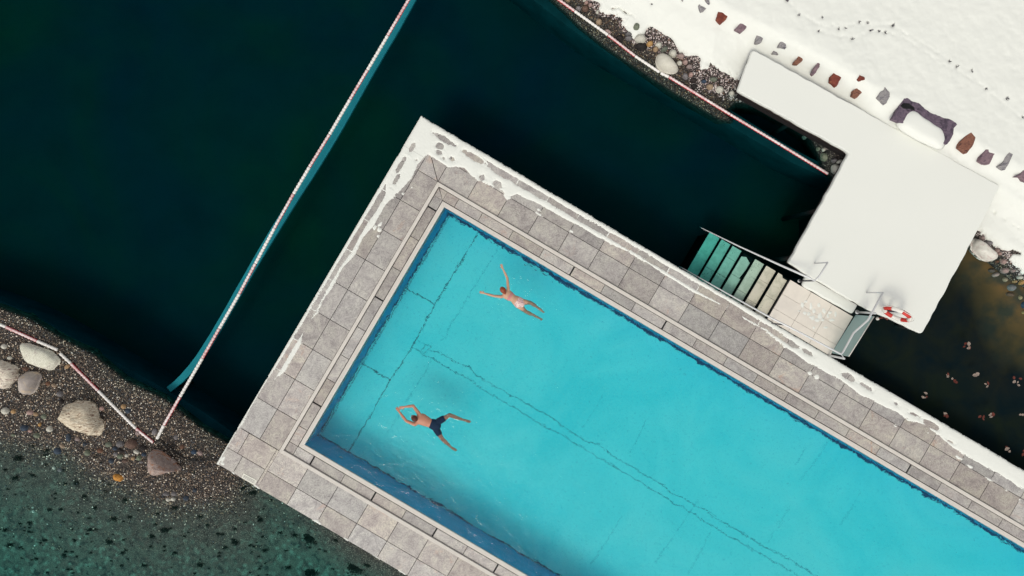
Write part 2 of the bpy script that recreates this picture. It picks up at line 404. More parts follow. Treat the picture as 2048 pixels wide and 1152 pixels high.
# ================================================================== POOL DECK
deck = MB()
g = 0.5     # half joint in px
def slab(poly): deck.prism([D(*p)[:2] for p in poly], -0.035, rng.uniform(-0.0015, 0.0015), 0.004)
def rect(u0, v0, u1, v1, gg=g): return [(u0+gg, v0+gg), (u1-gg, v0+gg), (u1-gg, v1-gg), (u0+gg, v1-gg)]
UE = 1830
ub = [94]+[162+69.84*k for k in range(0, 24)]
for i in range(len(ub)-1):
    slab(rect(ub[i], 0, ub[i+1], 48)); slab(rect(ub[i], 48, ub[i+1], 93.5))
    slab(rect(ub[i]-1, 719.5, ub[i+1]-1, 765)); slab(rect(ub[i]-1, 765, ub[i+1]-1, 804))
vb = [93.4+69.4*k for k in range(0, 10)]
for i in range(len(vb)-1):
    slab(rect(0, vb[i], 48, vb[i+1])); slab(rect(48, vb[i], 93.5, vb[i+1]))
slab([(0.5, 0.5), (47.5, 0.5), (47.5, 46.5), (0.5, 46.5)][::1]); slab(rect(48, 0, 94, 48)); slab(rect(0, 48, 48, 93.4))
slab([(48.5, 49.3), (48.5, 93), (92.3, 93)]); slab([(49.3, 48.5), (93.4, 48.5), (93.4, 92.3)])
slab(rect(0, 718.5, 24, 765)); slab(rect(24, 718.5, 88, 765)); slab(rect(88, 718.5, 93.5, 804, 0.3)); slab(rect(0, 765, 36, 804)); slab(rect(36, 765, 88, 804))
tag(deck.build('pool_deck', SLAB), 'grey natural stone slab deck around the pool', 'pool deck', kind='structure')
def frame(u0, v0, v1, w, z0, z1, name, mat, label, cat, kind='structure', bev=0.0, parent=None):
    # a C-shaped band: NE leg, NW leg, SW leg with mitred corners; u0,v0,v1 outer edges, w width inwards
    poly = [(UE, v0), (u0, v0), (u0, v1), (UE, v1), (UE, v1-w), (u0+w, v1-w), (u0+w, v0+w), (UE, v0+w)]
    m_ = MB()
    for q in ([0, 1, 6, 7], [1, 2, 5, 6], [2, 3, 4, 5]):
        m_.prism([D(*poly[k])[:2] for k in q], z0, z1, bev)
    return m_
fo = [(UE, 0.6), (0.6, 0.6), (0.6, 803.4), (UE, 803.4), (UE, 682.9), (130.0, 682.9), (130.0, 130.0), (UE, 130.0)]; fm = MB()
for q in ([0, 1, 6, 7], [1, 2, 5, 6], [2, 3, 4, 5]): fm.prism([D(*fo[k])[:2] for k in q], -3.39, -0.034)
tag(fm.build('deck_foundation', CONC), 'dark concrete foundation under the stone deck', 'foundation', kind='structure')
tag(frame(94, 94, 719, 7, -0.03, 0.055, '', None, '', '', bev=0.006).build('raised_coping', LIGHTSTONE), 'narrow raised pale coping strip round the pool', 'coping', kind='structure')
tag(frame(122, 122, 691, 9, -0.5, 0.012, '', None, '', '', bev=0.008).build('pool_rim', LIGHTSTONE), 'pale rim at the water edge of the pool', 'pool rim', kind='structure')
gut = MB()
def gs(poly): gut.prism([D(*p)[:2] for p in poly], -0.032, rng.uniform(-0.001, 0.001), 0.003)
def legs_u(v0, v1, slots, joints, wide=1.6):
    cuts = sorted([(s, wide) for s in slots]+[(j, 0.5) for j in joints]); prev = 121.0; pw_ = 0.4
    for c, wdt in cuts+[(UE, 0.4)]:
        gs([(prev+pw_, v0), (c-wdt, v0), (c-wdt, v1), (prev+pw_, v1)]); prev = c; pw_ = wdt
legs_u(102, 120.6, [416, 629.5, 1197, 1482], [148, 203, 274, 345, 487, 558, 700.5, 771.5, 842, 913, 984, 1055, 1126, 1268, 1339, 1410, 1552, 1623])
legs_u(692.4, 711.2, [160+2*71*k for k in range(0, 11)], [231+2*71*k for k in range(0, 11)])
cuts = sorted([(s, 1.6) for s in (146, 355, 600)]+[(j, 0.5) for j in (286, 215, 425, 490, 545, 655)]); prev = 121.0; pw_ = 0.4
gs([(102.3, 103.2), (120.6, 121), (120.6, 120.9), (102.3, 120.9)]); gs([(103.2, 102.3), (121, 102.3), (121, 120.6)])
for c, wdt in cuts+[(692, 0.4)]:
    gs([(102.3, prev+pw_), (120.6, prev+pw_), (120.6, c-wdt), (102.3, c-wdt)]); prev = c; pw_ = wdt
gs([(102.3, 692.4), (120.6, 692.4), (120.6, 711.2), (102.3, 711.2)])
tag(gut.build('gutter_cover', SLAB), 'stone cover slabs over the overflow gutter with thin slots', 'gutter cover', kind='structure')
# joint bed and dark drain channel under the covers
# pale slotted plate in the deck corner
pl = empty('slotted_plate', D(62, 797, 0), 'small white slotted plate lying in the near corner of the stone deck', 'plate')
q = [P(486.5, 954, .012), P(488.8, 946.6, .012), P(514, 960.5, .012), P(509.5, 969.6, .012)]
q = [P(482.5, 955.3, .012), P(487.5, 946.8, .012), P(514.2, 960.8, .012), P(509.0, 970.2, .012)]
MB().prism([p[:2] for p in q], -0.01, 0.012, 0.003).build('plate_body', plain('white_plastic', S(222, 220, 208), 0.5, var=0.03), pl)
for k in (0.3, 0.52, 0.74):
    a0 = q[1].lerp(q[0], k); a1 = q[2].lerp(q[3], k); d = (a1-a0).normalized(); nn = Vector((-d.y, d.x, 0))*0.007; a0 = a0+d*0.03; a1 = a1-d*0.03
    MB().prism([(a0+nn)[:2], (a1+nn)[:2], (a1-nn)[:2], (a0-nn)[:2]], 0.0, 0.0145).build('slot', plain('slot_grey', S(150, 148, 145), 0.7), pl)

# ---- snow left on the deck: height sheet that dips into the slabs where it has melted
NE_IN = [(0, 60), (61, 57.7), (98, 58.5), (110, 49), (126, 44.4), (152, 51.5), (182, 47.7), (214, 44.6), (230, 51.5), (243, 35), (296, 30), (370, 28.4), (439, 26.2), (507, 22.3), (578, 23.9),
         (644, 25.5), (704, 19.7), (712, 15), (752, 15), (759, 20.2), (795, 19.7), (856, 26.9), (915, 30.8), (992, 28), (1038, 33), (1066, 30), (1117, 27.5), (1150, 29), (1180, 20), (1205, 22.6), (1274, 32.7), (1327, 29), (1416, 31.5), (1500, 30), (1900, 26)]
NE_LO = [(0, -5), (130, -5), (170, 14), (240, 20), (300, 17), (370, 18), (440, 17.5), (507, 16), (580, 18), (644, 19), (704, 17), (712, 17), (752, 17), (795, 15), (840, 10), (880, -5), (1900, -5)]
NE_RIM = [(0, 9), (200, 8), (700, 6.2), (900, 9), (1900, 12)]
NW_IN = [(0, 60), (84, 42.7), (112, 45.6), (161, 35.6), (186, 28), (228, 28.7), (264, 22.7), (302, 26.8), (339, 17.3), (376, 20.4), (416, 17.4), (443, 21), (458, 15), (475, 11), (491, 16), (510, 22.5), (575, 22.8), (588, 18.8), (606, 12), (620, -4), (900, -6)]
NW_LO = [(0, -5), (130, -5), (165, 15), (200, 17), (264, 14), (302, 16), (339, 12), (416, 12), (443, 15), (475, 14), (491, 13), (575, 14), (590, 12), (620, 9), (900, 9)]
NW_RIM = [(0, 9), (120, 7), (300, 4.8), (480, 4.4), (560, 4.2), (600, 3), (640, 0.6), (684, 0.6), (690, 3.4), (712, 3.4), (722, 0.2), (784, 0.2), (790, 3), (815, 3)]
HOLES = [(62, 14, 22, 4.5), (36, 78, 0.1, 0.1), (62, 30, 7, 6), (132, 15, 22, 5), (196, 15, 26, 5), (200, 38, 9, 6), (166, 42, 6, 5), (1, 1, 0.1, 0.1), (96, 40, 6, 4), (256, 13, 20, 5), (15, 60, 4, 8), (13, 105, 4, 16), (20, 132, 4, 12),
         (860, 14, 24, 4.5), (830, 14, 12, 3), (1000, 14, 14, 5), (1040, 13, 10, 2.4), (1108, 12, 4, 2), (1150, 12, 6, 2), (905, 13, 10, 3), (1190, 13, 15, 6), (1240, 22, 6, 2), (66, 42, 5, 4), (80, 47, 3, 2)]
BLOBS = [(300, 47, 7, 2.5), (296, 40, 4, 3), (229, 49, 9, 6), (376, 44, 5, 3), (930, 47, 5, 4), (945, 46, 5, 5), (1130, 51, 6, 3), (1190, 30, 8, 2), (1272, 42, 8, 3), (1300, 45, 6, 2), (1346, 48, 7, 2.5), (1388, 50, 4, 2), (1420, 52, 3, 2),
         (26, 222, 3, 3), (38, 226, 3, 6), (42, 236, 4, 4), (46, 248, 3, 3), (32, 237, 3, 5), (46, 150, 3, 3), (30, 165, 3, 4), (55, 130, 2, 3), (230, 802, 9, 3), (90, 803, 5, 1.5), (298, 803, 4, 1.2), (367, 803.5, 5, 1.2), (428, 803.5, 5, 1), (36, 803.5, 3, 2), (8, 798, 6, 3), (5, 790, 3, 8), (0, 710, 2, 5)]
def snow_s(U, V):
    n1 = fbm(U, V, 1/26.0, 5, 21, 0.6); n2 = fbm(U, V, 1/5.0, 4, 31, 0.75)*1.5
    s = np.full(U.shape, -9.0)
    vi = interp(NE_IN, U); lo = interp(NE_LO, U); rim = interp(NE_RIM, U)
    s = np.maximum(s, np.where(U > -6, np.minimum(V-lo, vi-V), -9)+n1*2.2+n2*1.0)
    s = np.maximum(s, rim-V+n1*1.6+n2*0.8)
    dj = np.abs((U-162+69.84/2) % 69.84-69.84/2)
    s = np.maximum(s, np.where((V < 22) & (U > 150), 1.3-dj+n2*1.5-(n1 < 0)*1.2, -9))
    ui = interp(NW_IN, V); lo2 = interp(NW_LO, V); rm2 = interp(NW_RIM, V)
    s = np.maximum(s, np.minimum(U-lo2, ui-U)+n1*2.0+n2*0.9)
    s = np.maximum(s, rm2-U+n1*0.9+n2*0.6)
    dj = np.abs((V-93.4+34.7) % 69.4-34.7)
    s = np.maximum(s, np.where((U < 20) & (V < 600) & (V > 150), 1.3-dj+n2*1.2, -9))
    n5 = fbm(U, V, 1/1.9, 2, 47, 0.8); gz = sstep(-0.1, 0.5, fbm(U, V, 1/33.0, 3, 57))
    s = s+np.where((s > -5) & (s < 4), gz*n5*5.0, n5*0.8)
    for (hu, hv, ru, rv) in HOLES:
        e = (np.hypot((U-hu)/ru, (V-hv)/rv)-1)*min(ru, rv)+n2*1.6+n1*1.5
        s = np.where(np.abs(U-hu) < ru+9, np.minimum(s, np.where(np.abs(V-hv) < rv+9, e, s)), s)
    for (hu, hv, ru, rv) in BLOBS:
        e = (1-np.hypot((U-hu)/ru, (V-hv)/rv))*min(ru, rv)*1.0+n2*1.3+n1*1.5; near = (np.abs(U-hu) < ru*1.8) & (np.abs(V-hv) < rv*1.8)
        s = np.where(near, np.maximum(s, e), s)
    return s, n1, n2
def deck_snow(u0, u1, v0, v1, step=0.85):
    U, V = np.meshgrid(np.arange(u0, u1, step), np.arange(v0, v1, step))
    s, n1, n2 = snow_s(U, V)
    out = np.minimum(V+2.0+n1*1.2+n2*0.9, U+1.2+n1*0.4+n2*0.4); out = np.minimum(out, 805+n2*0.5-V)
    s = np.minimum(s, out)
    H = -0.012+0.036*(1-np.exp(-np.clip(s+0.6, 0, 50)/3.0))+0.002*n2*(s > 1)+0.004*n1*(s > 1)
    H = np.where(s < -0.2, -0.012, H)
    H = np.where(out < 0.2, -0.05, H)
    X = DO.x+DU.x*U*M+DV.x*V*M; Y = DO.y+DU.y*U*M+DV.y*V*M
    return X, Y, H, s > -0.5
for i, (a, lbl) in enumerate([((-4, 1700, -4, 66), 'half melted snow along the far edge of the stone deck'), ((-4, 60, 66, 640), 'thin snow ridges along the short side of the stone deck'), ((-4, 440, 640, 806.5), 'last scraps of snow at the near corner of the deck')]):
    X, Y, H, K = deck_snow(*a); tag(grid_mesh('snow', X, Y, H, K, SNOW), lbl, 'snow', kind='stuff')

# ================================================================== POOL
def m_poolfloor():
    a = N('pool_liner', 0.55, 0.3)
    big = a.noise(0.28, 4, 0.55, 0.8); col = a.ramp(big, [(0.32, (0.09, 0.87, 0.92, 1)), (0.5, (0.19, 0.93, 0.95, 1)), (0.66, (0.28, 0.95, 0.95, 1))])
    sp = a.noise(26, 5, 0.75, 0.3); col = a.mix(a.ramp(sp, [(0.34, 0.8), (0.44, 0.0)]), col, (0.03, 0.56, 0.66, 1))  # specks here and flecks below paint water ripple glints into the liner
    col = a.mix(a.ramp(a.noise(44, 4, 0.7, 1.2), [(0.56, 0.0), (0.70, 0.8)]), col, (0.42, 1.0, 0.96, 1))
    dots = a.math('MULTIPLY', a.ramp(a.voro(5.0), [(0.035, 1.0), (0.075, 0.0)]), a.ramp(a.noise(0.9, 2), [(0.45, 0.0), (0.6, 0.8)]))
    col = a.mix(dots, col, (0.01, 0.22, 0.32, 1))
    return a.done(col)
PF = m_poolfloor()
PW_SW = plain('pool_wall_liner', (0.018, 0.42, 0.66, 1), 0.8, 0.0, var=0.08, scale=2)
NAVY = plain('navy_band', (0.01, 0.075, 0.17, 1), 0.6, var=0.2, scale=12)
LINE = plain('weld_seam', (0.008, 0.13, 0.19, 1), 0.7)
pb = MB(); pb.prism([D(*p)[:2] for p in [(129, 129), (UE, 129), (UE, 684), (129, 684)]], FLOOR-0.2, FLOOR)
tag(pb.build('pool_floor', PF), 'bright cyan lined floor of the swimming pool', 'pool floor', kind='structure')
tag(frame(129.4, 129.4, 683.4, 1.6, FLOOR-0.1, -0.06, '', None, '', '').build('pool_wall', PW_SW), 'blue side walls of the swimming pool', 'pool wall', kind='structure')
def ribbon(name, pts, width, z, mat, label, amp=0.0, freq=0.5, th=0.006, seed=3, n=14, wn_=0.0, one_side=False, kind='structure', curved=True, mp=PR):
    c = curve_pts(pts, n) if curved else pts
    L = []; Q = []; s = 0
    for i, p in enumerate(c):
        q0 = c[max(i-1, 0)]; q1 = c[min(i+1, len(c)-1)]; t = Vector((q1[0]-q0[0], q1[1]-q0[1]))
        if i: s += math.hypot(p[0]-c[i-1][0], p[1]-c[i-1][1])
        t.normalize(); nn = Vector((-t.y, t.x))
        j = float(fbm(np.array(s*freq), np.array(seed*3.3), 1.0, 3, seed, 0.65))*amp
        ww = width*(1+wn_*float(fbm(np.array(s*freq*1.7), np.array(7.7), 1.0, 3, seed+40)))
        if one_side: a_, b_ = 0.0, max(0.4, ww+j)
        else: a_, b_ = j-ww/2, j+ww/2
        L.append(mp(p[0]+nn.x*a_, p[1]+nn.y*a_, z)); Q.append(mp(p[0]+nn.x*b_, p[1]+nn.y*b_, z))
    vs = [(v.x, v.y, z) for v in L]+[(v.x, v.y, z) for v in Q]; m_ = len(L)
    vs += [(v[0], v[1], z-th-0.02) for v in vs]
    fs = []
    for i in range(m_-1):
        fs += [(i, i+1, m_+i+1, m_+i), (2*m_+i, 3*m_+i, 3*m_+i+1, 2*m_+i+1), (i, 2*m_+i, 2*m_+i+1, i+1), (m_+i, m_+i+1, 3*m_+i+1, 3*m_+i)]
    me = bpy.data.meshes.new(name); me.from_pydata(vs, [], fs); bm = bmesh.new(); bm.from_mesh(me); bmesh.ops.recalc_face_normals(bm, faces=bm.faces); bm.to_mesh(me); bm.free()
    o = link(name, me, mat); return tag(o, label, 'pool seam', kind=kind)
FZ = FLOOR+0.006
def FP(u, v): # photo pixel of a deck coordinate lying at floor depth
    p = D(u, v); k = FPX/(CAM_H-FLOOR); return (1024+p.x*k, 576-p.y*k)
ribbon('floor_seam', [(960, 455), (957.5, 462), (932, 507), (902, 555), (872, 605.5), (846, 652), (821.7, 697.7), (800, 730), (780.7, 760), (744.6, 824.6), (715, 874), (690, 915)], 1.5, FZ, LINE, 'dark cross seam nearest the short end of the pool floor', 1.1, 0.10, wn_=0.5)
ribbon('floor_seam', [(800, 569), (807, 573.4), (840, 592), (871, 609.5)], 1.5, FZ+.002, LINE, 'short dark seam from the end wall, beside the swimming woman', 0.6, 0.12, wn_=0.4, seed=5)
ribbon('floor_seam', [(709, 717), (717.2, 722), (750, 742), (781, 760.5)], 1.5, FZ+.002, LINE, 'short dark seam from the end wall, above the swimming man', 0.6, 0.12, wn_=0.4, seed=6)
FAINT = plain('faint_seam', (0.05, 0.56, 0.64, 1), 0.7)
ribbon('floor_seam', [(1000, 488), (996.8, 495.6), (951.9, 568), (914.8, 630), (900, 650), (892, 672), (879.6, 683)], 0.8, FZ, FAINT, 'faint cross seam passing the swimming woman', 1.2, 0.08, seed=8)
ribbon('floor_seam', [(863, 715), (850, 745), (838, 762), (800, 825), (775, 866)], 0.6, FZ, FAINT, 'faint seam passing above the swimming man', 0.8, 0.08, seed=9)
up = [(858.8, 701), (882, 707), (907.7, 723), (935, 732.8), (944.8, 742.6), (958.4, 754), (1009.7, 783), (1058, 809), (1116, 844.6), (1165, 877), (1200, 893), (1242, 922), (1297, 954.5), (1355.5, 990), (1410.5, 1022), (1459, 1051.5), (1523.6, 1090), (1578.5, 1119), (1630, 1151), (1700, 1193)]
lo = [(823.7, 695.7), (841, 702.5), (847, 711), (864.7, 717), (884, 729), (899.8, 738.7), (921, 750), (944.8, 762), (960, 775.8), (1000, 799), (1032, 817), (1081, 848), (1129, 874), (1181, 906), (1226, 932), (1281, 964), (1333, 996.5), (1378, 1022), (1423, 1051.5), (1478, 1082), (1530, 1113), (1562, 1131), (1598, 1152), (1680, 1200)]
MID = plain('middle_seam', (0.02, 0.30, 0.38, 1), 0.7)
def wob(pts, a, seed):
    out = []
    for i, p in enumerate(curve_pts(pts, 6)): 
        k = min(1, max(0, (p[0]-850)/200)); out.append((p[0]+(vnoise(np.array(i*0.9), np.array(1.5), seed)-0.5)*a*k*2, p[1]+(vnoise(np.array(i*0.9), np.array(9.5), seed)-0.5)*a*k*2))
    return out
ribbon('floor_seam', wob(up, 3.0, 61), 1.2, FZ, MID, 'upper of the two wavering lines down the middle of the pool floor', 1.3, 0.16, wn_=0.7, n=3)
ribbon('floor_seam', wob(lo, 3.0, 62), 1.1, FZ, MID, 'lower of the two wavering lines down the middle of the pool floor', 1.3, 0.16, wn_=0.7, n=3, seed=12)
ribbon('floor_seam', [(835.4, 682), (852, 688.9), (864, 691)], 0.9, FZ, FAINT, 'short faint line at the start of the middle lines', 0.3, 0.1)
ribbon('drain_cover', [(851, 689), (864, 691.5), (850, 707), (841, 703), (851.5, 688.5)], 0.9, FZ+.001, LINE, 'small square outline of a drain at the start of the middle lines', 0.1, 0.1, curved=False)
for x0, y0, x1, y1, sd in [(1205, 790, 1165, 855, 1), (1293, 838, 1258, 906, 2), (1610, 895, 1590, 930, 4), (1660, 880, 1600, 960, 5), (1395, 1000, 1310, 1125, 6), (1422, 1060, 1375, 1150, 8), (1580, 1010, 1535, 1085, 10), (1720, 985, 1680, 1050, 11), (1245, 1030, 1180, 1130, 13)]:
    ribbon('floor_seam', [(x0, y0), ((x0+x1)/2+2, (y0+y1)/2), (x1, y1)], 0.6, FZ, FAINT, 'faint broken cross seam on the open pool floor', 1.6, 0.12, wn_=0.8, seed=70+sd).__setitem__('group', 'faint cross seams on the pool floor')
# dark line where wall meets floor (wavering), and a navy strip painting the far wall's shade
def dpath(pts): return [FP(*p) for p in pts]
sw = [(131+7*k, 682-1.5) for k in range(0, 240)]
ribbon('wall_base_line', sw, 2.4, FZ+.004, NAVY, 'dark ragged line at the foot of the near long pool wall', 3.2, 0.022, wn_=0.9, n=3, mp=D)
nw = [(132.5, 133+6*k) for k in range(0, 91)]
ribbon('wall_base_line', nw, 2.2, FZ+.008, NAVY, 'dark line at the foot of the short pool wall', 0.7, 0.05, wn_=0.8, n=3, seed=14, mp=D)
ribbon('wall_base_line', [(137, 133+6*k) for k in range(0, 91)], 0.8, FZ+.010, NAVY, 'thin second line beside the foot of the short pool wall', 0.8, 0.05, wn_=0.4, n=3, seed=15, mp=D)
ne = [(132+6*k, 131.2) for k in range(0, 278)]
ribbon('wall_base_line', ne, 5.6, FZ+.013, NAVY, 'ragged navy strip painted as shade at the foot of the far long pool wall', 4.2, 0.05, wn_=0.5, n=3, seed=19, one_side=True, mp=D)
# wall fittings
b = MB()
inl = empty('wall_inlet', P(797, 988, -0.7), 'small round inlet nozzle on the near pool wall', 'inlet')
th = [2*math.pi*k/16 for k in range(16)]
cen = D(131+72, 681.2, -0.75)
b.add([cen+DU*(0.07*math.cos(t))+Vector((0, 0, 0.07*math.sin(t)))-DV*0.0 for t in th]+[cen-DV*0.03+DU*(0.05*math.cos(t))+Vector((0, 0, 0.05*math.sin(t))) for t in th],
      [tuple(16+k for k in range(16))]+[(k, (k+1) % 16, 16+(k+1) % 16, 16+k) for k in range(16)])
b.build('nozzle', plain('inlet_plastic', (0.2, 0.5, 0.6, 1), 0.4), inl)
# pool water
me = bpy.data.meshes.new('pool_water'); bb = MB().prism([D(*p)[:2] for p in [(130.2, 130.2), (UE-4, 130.2), (UE-4, 682.8), (130.2, 682.8)]], FLOOR-0.02, POOLW)
PWM = m_volume('pool_water_mat', (0.40, 0.955, 0.99), 0.42, True)
tag(bb.build('pool_water', PWM), 'clear turquoise pool water', 'water', kind='structure')
# ================================================================== BANKS
def pxgrid(x0, y0, x1, y1, step):
    return np.meshgrid(np.arange(x0, x1+step, step, dtype=float), np.arange(y0, y1+step, step, dtype=float))
def to_world(PX, PY, Z):
    k = (CAM_H-Z)/FPX; return (PX-1024)*k, -(PY-576)*k
GRAV = m_gravel_bed('wet_gravel', S(40, 33, 30), S(96, 84, 74), teal=True)
GRAV2 = m_gravel_bed('shore_gravel', S(44, 36, 34), S(110, 96, 92))
# --- left gravel bank (pixel outline of its lake edge)
LBANK = [(-400, 520), (-100, 590), (0, 618), (60, 640), (130, 682), (190, 712), (250, 762), (330, 800), (400, 856), (452, 886), (520, 930), (900, 1150), (1100, 1300), (1000, 1500), (-400, 1500)]
SHAL = [(-500, 850), (0, 872), (70, 890), (140, 905), (190, 950), (260, 975), (330, 1005), (400, 1006), (460, 995), (490, 960), (520, 930), (560, 930), (700, 1080), (900, 1200), (1100, 1300), (1100, 1600), (-500, 1600)]
def lbank_z(PX, PY):
    d = sdist(PX, PY, LBANK)*M; dw = sdist(PX, PY, SHAL)*M
    n = fbm(PX, PY, 1/60.0, 5, 41); n2 = fbm(PX, PY, 1/9.0, 4, 51)
    z = -0.40+0.03*n+0.018*n2
    z = z-0.04*sstep(0.5, 0.0, d)-np.clip(-d*4.0, 0, 2.6)
    z = z-np.clip(dw, 0, 9)*0.10-0.08*sstep(-0.35, 0.25, dw)
    z = z-0.35*sstep(470, 700, PX)*sstep(0, 1.5, dw)
    return z, d
PX, PY = pxgrid(-330, 560, 1060, 1420, 3.0)
Z, d = lbank_z(PX, PY); X, Y = to_world(PX, PY, Z)
UD = ((X-DO.x)*DU.x+(Y-DO.y)*DU.y)/M; VD = ((X-DO.x)*DV.x+(Y-DO.y)*DV.y)/M
tag(grid_mesh('gravel_bank', X, Y, Z, (d > -0.7) & ((UD < 60) | (VD > 745)), GRAV), 'wet dark gravel bank sliding into shallow teal water', 'gravel bank', kind='structure')
# --- snowy bank
SHORE = [(960, -160), (1086, -20), (1130, 20), (1161, 51), (1210, 90), (1250, 118), (1299, 151), (1350, 184), (1400, 213), (1440, 236), (1460, 240), (1452, 218), (1470, 202), (1520, 205), (1570, 232), (1620, 268), (1636, 300), (1652, 340), (1700, 385), (1800, 470), (1870, 470),
         (1930, 490), (1975, 519), (1998, 538), (2020, 556), (2048, 572), (2200, 670), (2600, 900), (2600, -500), (960, -500)]
SEDGE = [(1120, -60), (1180, 0), (1200, 25), (1232, 32), (1243, 38), (1245, 50), (1270, 82), (1292, 78), (1300, 66), (1325, 82), (1345, 104), (1390, 122), (1398, 142), (1412, 140), (1422, 130), (1445, 145), (1475, 164), (1500, 170),
         (1560, 215), (1750, 300), (1900, 400), (1960, 470), (1975, 482), (1990, 497), (2008, 505), (2024, 528), (2040, 546), (2060, 560), (2200, 640), (2600, 900), (2600, -500), (1120, -500)]
LN = (Vector((1505, 98)), Vector((2003, 372))); LT = (LN[1]-LN[0]).normalized(); LNn = Vector((LT.y, -LT.x))
def bank_z(PX, PY):
    d = sdist(PX, PY, SHORE)*M
    nl = ((PX-LN[0].x)*LNn.x+(PY-LN[0].y)*LNn.y)*M
    n = fbm(PX, PY, 1/70.0, 4, 71); n2 = fbm(PX, PY, 1/14.0, 3, 81)
    z = -0.46+0.22*sstep(0.0, 1.0, d)+0.38*sstep(0.9, 2.4, d)+0.02*n+0.015*n2
    z = z+0.28*sstep(0.05, 0.85, nl)+0.10*sstep(-0.55, -0.05, nl)*sstep(1480, 1540, PX)
    z = z-np.clip(-d*6.0, 0, 2.8)
    # brown shallow slope on the right
    k = sstep(1880, 1990, PX); z = z+k*(np.clip(-d*6.0, 0, 2.8)-np.clip(-d*1.6, 0, 2.7))
    return z, d, nl, n, n2
PX, PY = pxgrid(930, -330, 2450, 760, 3.2)
Z, d, nl, n, n2 = bank_z(PX, PY); X, Y = to_world(PX, PY, Z)
tag(grid_mesh('gravel_shore', X, Y, Z-0.05, (d > -0.4) | (PX > 1880), GRAV2), 'gravel shore below the snow', 'gravel shore', kind='structure')
PX, PY = pxgrid(1060, -330, 2450, 660, 2.1)
Z, d, nl, n, n2 = bank_z(PX, PY)
e = sdist(PX, PY, SEDGE)
n3 = fbm(PX, PY, 1/7.0, 3, 91, 0.7); n4 = fbm(PX, PY, 1/22.0, 3, 95)
patch = np.exp(-((PX-1330)**2+(PY-72)**2)/2*1/22**2)*9+np.exp(-((PX-1300)**2+(PY-62)**2)/2/14**2)*8+np.exp(-((PX-1345)**2+(PY-90)**2)/2/12**2)*8+np.exp(-((PX-1196)**2/60+(PY-8)**2/40))*12+np.exp(-((PX-1395)**2/300+(PY-118)**2/80))*9
rp = seg_dist(PX, PY, [(1984, 421), (2003, 434), (2026, 450), (2048, 460)]); patch += 34*np.exp(-(rp/7)**2)
rp = seg_dist(PX, PY, [(1996, 503), (2012, 512), (2026, 503), (2040, 507)]); patch += 30*np.exp(-(rp/4)**2)
rp = seg_dist(PX, PY, [(1225, 17), (1238, 14), (1252, 26), (1266, 30), (1272, 38)]); patch += 15*np.exp(-(rp/2.5)**2)
s = e+n4*2.5+np.minimum(n3*7-1.0, 1.5)*1.1-patch*(1.1+0.9*n3)
s = np.minimum(s, 40)
Hs = 0.11*(1-np.exp(-np.clip(s+1, 0, 99)/6.0))-0.07
Zs = Z+Hs+0.007*fbm(PX, PY, 1/30.0, 4, 99)
# trodden trail dents
DENT = [(1573, 1), (1597, 30), (1644, 35), (1637, 62), (1677, 58), (1690, 56), (1718, 45), (1734, 46), (1704, 78), (1757, 62), (1784, 52), (1786, 50), (1899, 123), (1913, 134), (1943, 141), (1971, 178), (2013, 197), (2045, 235), (1303, 8), (1364, 1), (1740, 61), (1770, 66)]
for (x, y) in DENT: Zs = Zs-0.03*np.exp(-((PX-x)**2+(PY-y)**2)/2/2.4**2)
for ln in ([(1573, 0), (1600, 28), (1640, 50), (1700, 50), (1780, 50), (1860, 95), (1900, 122)], [(1640, 62), (1700, 78), (1750, 62), (1800, 70), (1880, 125), (1950, 160), (2048, 240)]):
    rr = seg_dist(PX, PY, ln); Zs = Zs-0.018*np.exp(-(rr/4)**2)*(0.5+n3)
RK = []   # stones in the bank: keep snow just under their tops
#@@RK
X, Y = to_world(PX, PY, Zs)
# clear the snow under the platform footprint
PLAT = [(1508, 103), (1478, 181), (1700, 306), (1581, 522), (1612, 548), (1843, 663), (1950, 478), (1998, 373)]
inside = sdist(PX, PY, PLAT) > 6
tag(grid_mesh('snow_field', X, Y, Zs, (s > -4) & ~inside, SNOW), 'deep clean snow covering the bank', 'snow', kind='structure')

